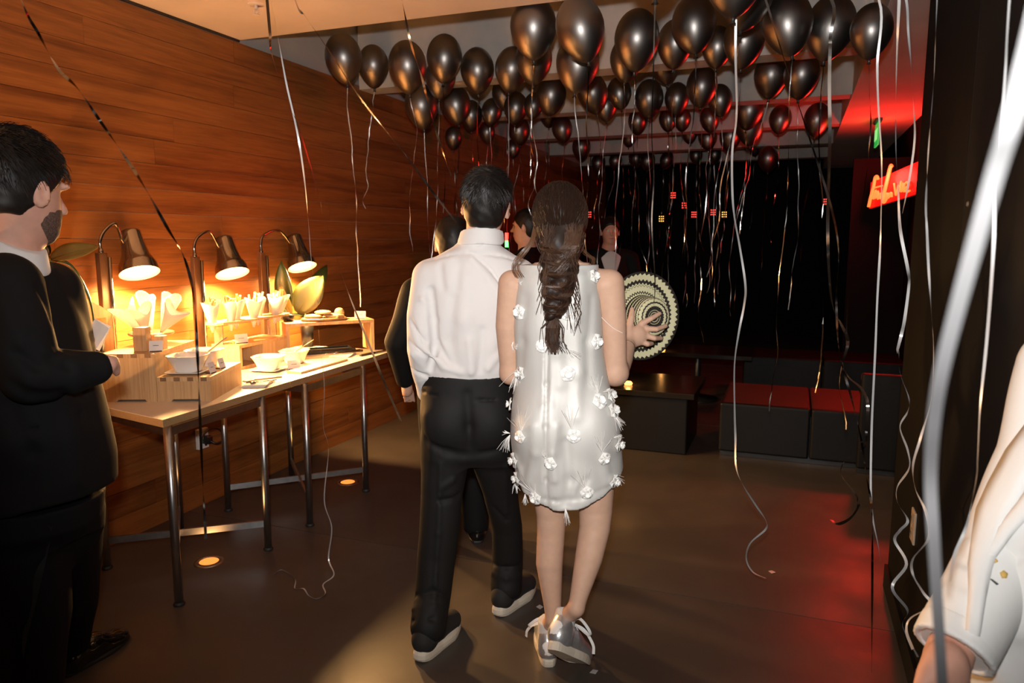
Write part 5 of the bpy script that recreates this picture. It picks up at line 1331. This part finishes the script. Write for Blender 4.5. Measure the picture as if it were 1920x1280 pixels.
for path in ([(1004, 425, 2.40), (998, 452, 2.37), (984, 472, 2.36), (970, 490, 2.37), (968, 505, 2.36), (976, 520, 2.35)], [(1096, 440, 2.42), (1090, 462, 2.39), (1100, 476, 2.38), (1112, 486, 2.38), (1111, 496, 2.38)]):
    b = MB(); ps = []
    for k in range(16):
        j = hrg.gauss(0, .0035); ps.append(spline([Vector(pp(*q) - WB) + Vector((j * (1 + .3 * i), hrg.gauss(0, .002), hrg.gauss(0, .002))) for i, q in enumerate(path)], 4))
    strands(b, ps, .0013); b.build('loose_lock', M_hairl, hair)
b = MB(); b.tube([Vector(pp(1040, 589, 2.285) - WB), Vector(pp(1040, 595, 2.285) - WB)], .013, 12); b.build('hair_tie', M_hairb, hair)
# silver trainers and socks
add_shoe(WR, 'sneaker', ML, M_silver, M_sole, 'silver leather trainer with white heel tab flat on floor', heel=M_white)
add_shoe(WR, 'sneaker', MR, M_silver, M_sole, 'silver leather trainer with lifted heel and white bow laces', heel=M_white)
for M in (ML, MR):
    K = Field((-.07, -.02, .05), (.07, .14, .20), .004); K.cone((0, .056, .09), (0, .060, .155), .0375, .0355, .01); K.keep(lambda g: g[2] - .150 - .15 * (g[1] - .06))
    o = fobj('sock', K, M_paper, WR, (0, 0, 0)); o.matrix_local = M

# ------------------------------------------------------------------ straw hat in her hand
def hat_mat(name, brim):
    m = bpy.data.materials.new(name); m.use_nodes = True; N = m.node_tree.nodes; L = m.node_tree.links; bs = N['Principled BSDF']; bs.inputs['Roughness'].default_value = .7
    tc = N.new('ShaderNodeTexCoord'); sx = N.new('ShaderNodeSeparateXYZ'); L.new(tc.outputs['Object'], sx.inputs[0])
    def math_(op, a, b_=None, c_=None):
        n = N.new('ShaderNodeMath'); n.operation = op
        for i, q in enumerate((a, b_, c_)):
            if q is None: continue
            if isinstance(q, (int, float)): n.inputs[i].default_value = q
            else: L.new(q, n.inputs[i])
        return n.outputs[0]
    ang = math_('ARCTAN2', sx.outputs[1], sx.outputs[0]); rr = math_('SQRT', math_('ADD', math_('MULTIPLY', sx.outputs[0], sx.outputs[0]), math_('MULTIPLY', sx.outputs[1], sx.outputs[1])))
    tri = math_('PINGPONG', math_('MULTIPLY', ang, 50 / (2 * PI)), .5)
    cr = N.new('ShaderNodeValToRGB'); cr.color_ramp.interpolation = 'CONSTANT'; el = cr.color_ramp.elements
    cream, dark = (.62, .58, .36, 1), (.018, .014, .010, 1)
    if brim:
        base = math_('ADD', rr, math_('MULTIPLY', tri, .016)); x = math_('DIVIDE', base, .18)
        stops = [(0, cream), (.455, dark), (.49, cream), (.60, dark), (.625, cream), (.655, dark), (.73, cream), (.745, dark), (.752, cream), (.885, dark), (.895, cream), (.935, dark)]
        stops = [(0, cream), (.50, dark), (.535, cream), (.655, dark), (.665, cream), (.70, dark), (.775, cream), (.90, dark)]
    else:
        zz = sx.outputs[2]; side = math_('LESS_THAN', zz, .086)
        dash = math_('GREATER_THAN', math_('SINE', math_('MULTIPLY', ang, 26)), .2)
        x1 = math_('DIVIDE', math_('ADD', rr, math_('MULTIPLY', math_('MULTIPLY', dash, tri), .006)), .07)
        x2 = math_('ADD', math_('DIVIDE', zz, .086), math_('MULTIPLY', tri, .06)); x = math_('ADD', math_('MULTIPLY', x2, side), math_('MULTIPLY', math_('ADD', x1, 1.0), math_('SUBTRACT', 1.0, side)))
        x = math_('DIVIDE', x, 2.2)
        stops = [(0, cream), (.05, dark), (.11, cream), (.15, dark), (.20, cream), (.24, dark), (.29, cream), (.33, dark), (.37, cream), (.40, dark), (.425, cream), (.455, cream), (.515, dark), (.56, cream), (.575, dark), (.62, cream), (.63, dark), (.725, cream), (.79, dark), (.83, cream), (.90, dark), (.93, cream)]
    while len(el) < len(stops): el.new(.5)
    for e, (p_, c_) in zip(el, stops): e.position = p_; e.color = c_
    L.new(x, cr.inputs[0]); L.new(cr.outputs[0], bs.inputs['Base Color'])
    wv = N.new('ShaderNodeTexWave'); wv.wave_type = 'RINGS'; wv.rings_direction = 'Z'; wv.inputs['Scale'].default_value = 110; bp = N.new('ShaderNodeBump'); bp.inputs['Strength'].default_value = .25; bp.inputs['Distance'].default_value = .002
    L.new(tc.outputs['Object'], wv.inputs[0]); L.new(wv.outputs['Fac'], bp.inputs['Height']); L.new(bp.outputs[0], bs.inputs['Normal'])
    return m
cH = P(1201, 592, 2.768); nH = Vector((.40, -.90, .04)).normalized()
HR = empty('straw_hat', W(*cH), 0)
nW = W(nH.x, nH.y, nH.z); HR.rotation_euler = nW.to_track_quat('Z', 'Y').to_euler()
b = MB(); b.lathe([(.079, .002), (.09, .0), (.12, -.002), (.15, .001), (.166, .010), (.169, .014), (.1665, .0165), (.149, .006), (.12, .003), (.09, .005), (.079, .007)], 72); b.build('brim', hat_mat('hat_brim', True), HR, True)
b = MB(); b.lathe([(.083, .0), (.080, .01), (.077, .04), (.074, .075), (.070, .086), (.064, .092), (.045, .092), (.02, .090), (.0001, .090)], 64); b.build('crown', hat_mat('hat_crown', False), HR, True)
tag(HR, 'cream and black woven straw hat held in the woman\'s spread hand', 'hat')

# ------------------------------------------------------------------ guest in black tuxedo at the buffet
v = 1.92
TR_, TB = person_root('person', P(60, 1000, v).x, v, 'bearded man in black tuxedo standing at the buffet table')
fr = frame(R(22), R(-6))
hc = pp(37, 356, 1.92); nb = pp(22, 470, 1.90)
Bt = Field((-1.62, 1.50, -.01), (-.90, 2.75, 1.80), .0062)
add_head(Bt, hc, fr, 1.12, nb)
Bt.chain([nb, pp(25, 620, v), pp(40, 900, v)], [.055, .09, .09], .02)
Bt.chain([pp(25, 560, 1.80), pp(60, 700, 1.75), pp(178, 690, 1.85), pp(200, 683, 1.87)], [.05, .04, .03, .026], .03)
for k in range(4): Bt.chain([pp(198, 680 + k * 4, 1.87), pp(214, 674 + k * 6, 1.885), pp(219, 684 + k * 5, 1.90)], [.014, .0105, .009], .004)
Bt.chain([pp(100, 560, 2.02), pp(135, 660, 2.10), pp(150, 640, 2.14)], [.05, .04, .03], .03)
for k in range(4): Bt.chain([pp(150, 640, 2.14), pp(160 + k * 2, 620 + k * 4, 2.165), pp(168 + k * 2, 627 + k * 4, 2.182)], [.012, .010, .008], .004)
Bt.chain([pp(50, 960, v), pp(70, 1140, 1.93), pp(62, 1380, 1.88)], [.08, .05, .035], .03); Bt.chain([pp(110, 950, 2.0), pp(130, 1080, 2.25), pp(128, 1195, 2.42)], [.08, .05, .035], .03)
fobj('body', Bt, M_skin2, TR_, TB)
Hs = hair_short(hc, fr, 1.14, .0055, -.062, 1.0, 1.04); ho = fobj('hair', Hs, M_hairb, TR_, TB)
b = MB(); strands(b, short_strands(hc, fr, 2000, .036, 8, 1.14, -.058, 1.0, .010, TB), .0013); b.build('hair_strands', M_hairb, ho)
Be = Field(hc - .2, hc + .2, .005); r_, f_, u_ = fr; A = list(fr)
Be.ell(hc + f_ * .0255 - u_ * .056, (.0700, .0765, .0830), .02, A); Be.ell(hc + f_ * .056 - u_ * .106, (.038, .033, .029), .03, A)
def bcut(g):
    q = [g[i] - hc[i] for i in range(3)]; fc = sum(q[i] * f_[i] for i in range(3)); uc = sum(q[i] * u_[i] for i in range(3))
    return np.maximum(uc + .040 - 1.3 * np.maximum(.030 - fc, 0), -.012 - fc - .22 * (uc + .02))
Be.keep(bcut); Be.waves(.001, [(200, 150, 180), (-180, 210, 160)], 3); fobj('beard', Be, M_beard, TR_, TB)
Jk = Field((-1.66, 1.50, .62), (-.86, 2.45, 1.62), .0062)
Jk.loft(rows([(482, -10, 62, .07, -.02), (505, -65, 84, .11, -.01), (550, -100, 112, .16, 0), (640, -105, 142, .18, 0), (730, -105, 166, .19, 0), (800, -108, 186, .20, 0), (860, -110, 199, .205, .02), (920, -110, 198, .205, .02), (965, -108, 178, .20, .02), (1000, -106, 168, .195, .02)], v), .03)
Jk.chain([pp(10, 540, 1.80), pp(38, 630, 1.755), pp(58, 704, 1.74), pp(120, 700, 1.79), pp(176, 691, 1.85)], [.085, .075, .068, .062, .045], .025)
Jk.chain([pp(95, 545, 2.02), pp(128, 640, 2.08), pp(142, 668, 2.11)], [.08, .065, .055], .03)
Jk.keep(lambda g: P(60, 978, 1.72).z + .10 * (P(60, 978, 1.72).x - g[0]) * 0 - g[2] + .18 * (g[0] - P(0, 985, 1.72).x) * .6)
for px, am, w_ in [([(20, 720), (60, 742), (110, 740), (160, 735)], -.014, .014), ([(75, 540), (100, 600), (130, 660)], -.008, .014), ([(70, 640), (110, 676)], .007, .012), ([(30, 660), (70, 690)], -.008, .012), ([(95, 668), (130, 690)], -.007, .010), ([(60, 805), (155, 775)], -.006, .006), ([(62, 822), (158, 792)], .004, .006), ([(20, 760), (60, 850), (50, 950)], -.006, .02), ([(0, 560), (40, 640)], .006, .02), ([(130, 780), (140, 900)], .006, .03)]: fold(Jk, px, am, w_, 1.5, 2.3)
Jk.waves(.0022, [(18, 12, 14), (-16, 14, 20)], 6); fobj('jacket', Jk, M_tux, TR_, TB)
Ck = Field(pp(22, 470, 1.9) - .16, pp(22, 470, 1.9) + .16, .005); Ck.chain([pp(26, 448, 1.90), pp(18, 496, 1.89)], [.070, .092], .01)
Ck.keep(lambda g: np.maximum(g[2] - (P(26, 447, 1.9).z - .55 * (g[0] - P(26, 447, 1.9).x)), (P(22, 492, 1.9).z - .45 * (g[0] - P(22, 492, 1.9).x)) - g[2])); fobj('shirt_collar', Ck, M_shirt, TR_, TB)
Bw2 = Field(pp(72, 492, 1.95) - .08, pp(72, 492, 1.95) + .08, .004); Bw2.ell(pp(66, 486, 1.93), (.03, .03, .018), .01); Bw2.ell(pp(74, 496, 1.98), (.02, .035, .022), .01); fobj('bow_tie', Bw2, M_tuxs, TR_, TB)
Tt = Field((-1.66, 1.55, .03), (-.90, 2.75, 1.02), .0066)
Tt.loft(rows([(930, -95, 180, .17, .02), (975, -92, 176, .165, .02), (1000, -88, 168, .12, .03)], v), .09)
Tt.chain([pp(30, 980, 1.90), pp(55, 1150, 1.90), pp(50, 1330, 1.87)], [.125, .10, .085], .04); Tt.chain([pp(118, 980, 2.02), pp(134, 1080, 2.22), pp(128, 1205, 2.40)], [.11, .085, .072], .04)
Tt.waves(.004, [(14, 10, 12), (-16, 12, 18)], 7); fobj('trousers', Tt, M_tux, TR_, TB)
b = MB(); sp_ = [surf(Tt, x, y, 1.4, 2.4) for x, y in ((92, 985), (84, 1030), (72, 1080), (60, 1130), (45, 1190), (34, 1250), (28, 1300))]; sp_ = [Vector(q - TB) + Vector((0, -.003, 0)) for q in sp_ if q is not None]
if len(sp_) > 2: b.strip(spline(sp_, 4), .022, side0=(1, 0, 0)); b.build('side_stripe', M_tuxs, TR_)
q0 = nv(Vector((Zp(120, 1262, 0).x * cy + Zp(120, 1262, 0).y * sy, 0, 0))); 
def floor_uv(x, y): q = Zp(x, y, 0); return np.array([q.x * cy + q.y * sy, -q.x * sy + q.y * cy, 0])
add_shoe(TR_, 'dress', shoe_matrix(floor_uv(112, 1272), floor_uv(206, 1212), TB), M_patent, M_rubber, 'black patent dress shoe', False)
hh_ = np.array([P(40, 1360, 1.87).x, 1.80, 0]); add_shoe(TR_, 'dress', shoe_matrix(hh_, hh_ + V3(.15, .24, 0), TB), M_patent, M_rubber, 'black patent dress shoe', False)
q = pp(178, 628, 2.19); b = MB(); b.box((0, 0, 0), (.05, .002, .085), M=Matrix.Rotation(R(35), 3, 'Y')); b.box((.006, .004, .0), (.05, .002, .085), M=Matrix.Rotation(R(28), 3, 'Y')); o = b.build('paper_napkin', M_paper, loc=W(*q), rot=(0, 0, YAW)); tag(o, 'folded white paper napkin in the tuxedo guest\'s hand', 'napkin')

# ------------------------------------------------------------------ guest in white jacket beside the black wall
v = 1.20
RR_, RB = person_root('person', P(2040, 1000, v).x, v, 'person in an open white jacket standing beside the black wall')
fr = frame(R(-120)); hc = np.array([1.14, 1.22, 1.62]); nb = np.array([1.14, 1.22, 1.45])
Br = Field((.50, .80, -.01), (1.46, 1.62, 1.80), .0068); add_head(Br, hc, fr, 1.0, nb); Br.chain([nb, (1.10, 1.22, 1.2), (1.10, 1.22, .9)], [.07, .11, .11], .04)
Br.chain([pp(2010, 700, 1.24), pp(1895, 1010, 1.18), pp(1789, 1205, 1.08), pp(1775, 1240, 1.06)], [.05, .042, .031, .027], .03)
Br.chain([(1.02, 1.2, .85), (1.02, 1.2, .45), (1.02, 1.2, .08)], [.08, .05, .04], .03); Br.chain([(1.18, 1.22, .85), (1.19, 1.22, .45), (1.2, 1.22, .08)], [.08, .05, .04], .03)
for x, y in ((1.02, 1.2), (1.2, 1.22)): Br.cone((x, y, .05), (x - .13, y - .08, .04), .035, .035, .02)
Hd = Field(pp(1770, 1275, 1.03) - .15, pp(1770, 1275, 1.03) + .15, .0032); Hd.chain([pp(1790, 1200, 1.08), pp(1776, 1236, 1.06)], [.033, .034], .01)
for k in range(4):
    kx = 1738 + k * 20; Hd.cone(pp(1772, 1240, 1.04), pp(kx, 1292, 1.03), .024, .014, .012); Hd.chain([pp(kx, 1292, 1.03), pp(kx + 2, 1326, 1.04), pp(kx + 8, 1345, 1.07)], [.012, .0105, .009], .004)
Hd.chain([pp(1760, 1245, 1.04), pp(1732, 1285, 1.02), pp(1728, 1318, 1.02)], [.02, .014, .010], .01)
Hd.ell(pp(1768, 1268, 1.03), (.034, .02, .038), .015); fobj('body', [Br, Hd], M_skin2, RR_, RB)
fobj('hair', hair_short(hc, fr, 1.0, .008), M_hairb, RR_, RB)
Jr = Field((.50, .80, .60), (1.48, 1.66, 1.52), .0062)
Jr.loft(rows([(560, 1990, 2250, .09, 0), (640, 1965, 2340, .11, 0), (760, 1945, 2370, .13, 0), (850, 1915, 2350, .135, -.02), (930, 1876, 2330, .135, -.03), (1000, 1842, 2310, .135, -.04), (1100, 1822, 2290, .135, -.05), (1240, 1816, 2280, .14, -.05), (1400, 1816, 2280, .145, -.05)], v), .03)
Sl = Field((.50, .80, .60), (1.20, 1.42, 1.45), .0055)
Sl.chain([pp(2008, 690, 1.24), pp(1960, 860, 1.22), pp(1895, 1010, 1.18), pp(1846, 1105, 1.13), pp(1786, 1222, 1.075)], [.080, .072, .066, .062, .058], .012)
ea, eb = pp(1846, 1105, 1.13), pp(1789, 1216, 1.078); en = (eb - ea) / np.linalg.norm(eb - ea)
Sl.keep(lambda g: (g[0] - eb[0]) * en[0] + (g[1] - eb[1]) * en[1] + (g[2] - eb[2]) * en[2])
for px, am, w_ in [([(1800, 1050), (1822, 1062)], -.007, .010), ([(1775, 1110), (1810, 1124)], .007, .012), ([(1755, 1160), (1800, 1170)], -.006, .010), ([(1815, 1020), (1830, 1030)], .006, .010)]: fold(Sl, px, am, w_, .7, 1.4)
Sl.waves(.0025, [(22, 14, 16), (-18, 16, 22)], 4)
for px, am, w_ in [([(1850, 1075), (1915, 1040)], -.006, .008), ([(1838, 1160), (1850, 1230), (1880, 1280)], .008, .02), ([(1832, 1100), (1836, 1180)], -.006, .012), ([(1870, 1110), (1910, 1180)], .006, .02)]: fold(Jr, px, am, w_, .7, 1.4)
Jr.waves(.0025, [(22, 14, 16), (-18, 16, 22)], 9); jr = fobj('jacket', [Jr, Sl], M_wjacket, RR_, RB)
JV = [Vector(x.co) for x in jr.data.vertices]; jb = BVHTree.FromPolygons(JV, [tuple(p.vertices) for p in jr.data.polygons])
def on_jacket(x, y):
    a, c_ = Vector(P(x, y, .5)) - Vector(RB), Vector(P(x, y, 2.0)) - Vector(RB); h_ = jb.ray_cast(a, (c_ - a).normalized(), 3)
    return (h_[0], h_[1]) if h_[0] is not None else (None, None)
def patch(name, px, m, th=.003):
    b = MB(); vs = []
    for q in px:
        h_, n_ = on_jacket(*q)
        if h_ is None: return None
        vs.append(h_ + n_ * th)
    c_ = sum(vs, Vector()) / len(vs); h_ = jb.find_nearest(c_); c_ = h_[0] + h_[1] * th
    b.add(vs + [c_], [(i, (i + 1) % len(vs), len(vs)) for i in range(len(vs))]); o = b.build(name, m, jr, True); so = o.modifiers.new('t', 'SOLIDIFY'); so.thickness = .003; return o
def band(name, px, wpx, m, lift=.006):
    b = MB(); vs = []
    for (x, y), w_ in zip(px, wpx):
        for k in (-1, -.33, .33, 1):
            h_, n_ = on_jacket(x + k * w_ / 2, y + k * w_ * .12)
            if h_ is None: h_ = Vector(P(x + k * w_ / 2, y, 1.06)) - Vector(RB); n_ = Vector((0, -1, 0))
            vs.append(h_ + n_ * (lift if abs(k) < .5 else lift * .6))
    b.add(vs, [(i * 4 + k, i * 4 + k + 1, (i + 1) * 4 + k + 1, (i + 1) * 4 + k) for i in range(len(px) - 1) for k in range(3)])
    o = b.build(name, m, jr, True); so = o.modifiers.new('t', 'SOLIDIFY'); so.thickness = .006; return o
band('lapel', [(1965, 800), (1925, 855), (1893, 915), (1868, 965), (1852, 1015), (1840, 1065), (1831, 1120), (1824, 1180), (1818, 1240)], [60, 62, 64, 60, 48, 36, 26, 18, 10], M_wjacket)
band('lapel', [(1960, 915), (1925, 955), (1895, 990), (1872, 1020), (1858, 1045)], [40, 34, 28, 20, 10], M_wjacket)
patch('lining', [(1935, 890), (1915, 918), (1896, 955), (1882, 990), (1878, 1008), (1892, 990), (1912, 968), (1938, 938)], M_wlining)
patch('stain', [(1874, 1074), (1880, 1070), (1888, 1076), (1886, 1084), (1878, 1084)], mat('mustard_stain', (.62, .40, .10), .7), .001)
patch('stain', [(1862, 1052), (1867, 1049), (1871, 1053), (1865, 1056)], MATS['mustard_stain'], .001)
patch('buttonhole', [(1856, 1086), (1860, 1087), (1871, 1096), (1868, 1097)], M_ink, .001)
Cf = Field(pp(1790, 1215, 1.045) - .09, pp(1790, 1215, 1.045) + .09, .004); Cf.cone(pp(1798, 1192, 1.088), pp(1783, 1228, 1.07), .0595, .0605, 0); Cf.keep(lambda g: np.maximum((g[0] - eb[0]) * en[0] + (g[1] - eb[1]) * en[1] + (g[2] - eb[2]) * en[2] - .006, -.035 - ((g[0] - eb[0]) * en[0] + (g[1] - eb[1]) * en[1] + (g[2] - eb[2]) * en[2]))); Cf.cone(eb + en * -.012, eb + en * .05, .050, .050, 0, sub=True); fobj('cuff', Cf, M_wjacket, RR_, RB)
Tq = Field((.80, .95, .04), (1.40, 1.48, .95), .009); Tq.chain([(1.10, 1.22, .92), (1.10, 1.22, .82)], [.15, .15], .03, ((0, 1, 0), 1.2)); Tq.chain([(1.02, 1.2, .85), (1.02, 1.2, .45), (1.02, 1.2, .09)], [.10, .085, .075], .04); Tq.chain([(1.18, 1.22, .85), (1.19, 1.22, .45), (1.2, 1.22, .09)], [.10, .085, .075], .04); fobj('trousers', Tq, M_trouser, RR_, RB)
for x, y in ((1.02, 1.2), (1.2, 1.22)): add_shoe(RR_, 'dress', shoe_matrix((x + .06, y + .04, 0), (x - .19, y - .11, 0), RB), M_patent, M_rubber, 'black dress shoe', False)

# ------------------------------------------------------------------ guests further back
def guest(u0, v0, ht, yaw, label, jm, seed, arms, hold=None, shirt_v=False, skin=M_skin, h=.010, lean=0., hs=1.0):
    root, B0 = person_root('person', u0, v0, label); k = ht / 1.76; fr = frame(yaw); r, f, u = fr; A = [r, f, u]; B = np.array([u0, v0, 0.])
    def L(a, b_, c_): return B + (r * a + f * b_ + u * c_) * k
    hc = L(0, .02, 1.635); F = Field(B - V3(.55, .55, .01), B + V3(.55, .55, 1.85 * k), h)
    add_head(F, hc, fr, hs, L(0, 0, 1.46)); F.chain([L(0, 0, 1.46), L(0, 0, 1.2), L(0, 0, .95)], [.07, .11, .11], .04)
    J = Field(B - V3(.55, .55, -.6), B + V3(.55, .55, 1.60 * k), h)
    J.ell(L(0, 0, 1.24), (.205 * k, .135 * k, .25 * k), .03, A); J.ell(L(0, .01, 1.0), (.19 * k, .14 * k, .25 * k), .06, A); J.ell(L(0, 0, .86), (.195 * k, .145 * k, .13 * k), .05, A); J.cone(L(-.15, 0, 1.40), L(.15, 0, 1.40), .065, .065, .05); J.cone(L(0, -.01, 1.46), L(0, -.01, 1.38), .068, .09, .02)
    for s_, (el, wr) in zip((-1, 1), arms):
        sh_ = L(s_ * .20, 0, 1.38); J.chain([sh_, L(*el), L(*wr)], [.07, .058, .046], .03); F.chain([L(*el), L(*wr)], [.04, .028], .02)
        d = (L(*wr) - L(*el)); d /= np.linalg.norm(d); F.ell(L(*wr) + d * .06, (.028, .032, .045), .02); 
        for q in range(4): F.cone(L(*wr) + d * .08 + r * (q - 1.5) * .014, L(*wr) + d * .15 + r * (q - 1.5) * .015, .009, .007, .004)
    J.keep(lambda g: .76 * k - g[2]); J.waves(.003, [(20, 12, 14), (-16, 15, 18)], seed)
    T = Field(B - V3(.4, .4, -.04), B + V3(.4, .4, 1.0 * k), h * 1.2)
    for s_ in (-1, 1):
        T.chain([L(s_ * .09, 0, .88), L(s_ * .10, .02, .48), L(s_ * .11, 0, .09)], [.105, .08, .066], .04); F.chain([L(s_ * .09, 0, .88), L(s_ * .10, .02, .48), L(s_ * .11, 0, .08), L(s_ * .11, .10, .05)], [.07, .05, .035, .035], .02)
        add_shoe(root, 'dress', shoe_matrix(L(s_ * .11, -.07, 0), L(s_ * .13, .21, 0), B0), M_patent, M_rubber, 'black dress shoe', False)
    fobj('body', F, skin, root, B0); fobj('jacket', J, jm, root, B0); fobj('trousers', T, M_tux, root, B0); fobj('hair', hair_short(hc, fr, hs * 1.01, .008), M_hairb, root, B0)
    Cc = Field(L(0, 0, 1.48) - .14, L(0, 0, 1.48) + .14, .006); Cc.chain([L(0, 0, 1.50), L(0, 0, 1.455)], [.066, .076], 0); Cc.keep(lambda g: np.maximum(g[2] - 1.505 * k, 1.455 * k - g[2])); fobj('shirt_collar', Cc, M_shirt, root, B0)
    if shirt_v:
        J2 = Field(L(0, .08, 1.3) - .25, L(0, .08, 1.3) + .25, .008); J2.ell(L(0, .012, 1.24), (.19 * k, .135 * k, .245 * k), .03, A)
        def vc(g):
            q = [g[i] - L(0, 0, 1.1)[i] for i in range(3)]; rc = sum(q[i] * r[i] for i in range(3)); fc = sum(q[i] * f[i] for i in range(3)); uc = g[2] - 1.1 * k
            return np.maximum(np.abs(rc) - .32 * np.maximum(uc, 0), .03 - fc)
        J2.keep(vc); fobj('shirt_front', J2, M_shirt, root, B0)
        b = MB()
        for s_ in (-1, 1): b.ball(Vector(hc + f * .080 + r * s_ * .030 + u * .002 - B0), .011, 10, 6)
        b.build('eyes', mat('eye', (.6, .58, .55), .2), root, True)
        b = MB(); b.tube([Vector(hc + f * .094 + r * q * .022 - u * .066 - B0) for q in (-1, -.3, .3, 1)], [.002, .005, .005, .002], 6); b.build('lips', mat('lips', (.40, .16, .14), .5), root, True)
    return root
q = P(850, 520, 3.5); guest(q.x, 3.5, 1.60, R(-10), 'man in dark jacket walking ahead, partly hidden by the white shirt', M_tux, 3, [((-.30, -.02, 1.12), (-.26, .10, .90)), ((.28, 0, 1.12), (.26, .14, .92))], h=.008)
q = P(990, 520, 5.4); G2 = guest(q.x, 5.4, 1.72, R(-75), 'man in dark jacket with white collar seen in profile between the couple', M_tux, 4, [((-.27, .05, 1.12), (-.18, .30, 1.18)), ((.27, .05, 1.12), (.20, .32, 1.2))])
q = P(1142, 520, 6.6); guest(q.x, 6.6, 1.70, R(180), 'man facing the room in dark jacket and open white shirt', M_tux, 5, [((-.27, .02, 1.12), (-.24, .10, .88)), ((.27, .02, 1.12), (.24, .10, .88))], shirt_v=True, skin=M_skin2)
q = PW(950, 458, 5.15); t = empty('light_stick', q)
b = MB(); b.tube([(0, 0, -.09), (0, 0, -.02)], .014, 10); b.build('handle', M_blackplastic, t, True)
b = MB(); b.tube([(0, 0, -.02), (0, 0, .025)], .012, 10); b.build('green_segment', M_ledg, t, True)
b = MB(); b.tube([(0, 0, .025), (0, 0, .08)], .012, 10); b.build('red_segment', M_ledr, t, True)
tag(t, 'glowing red and green light stick held up in the dark', 'light stick')
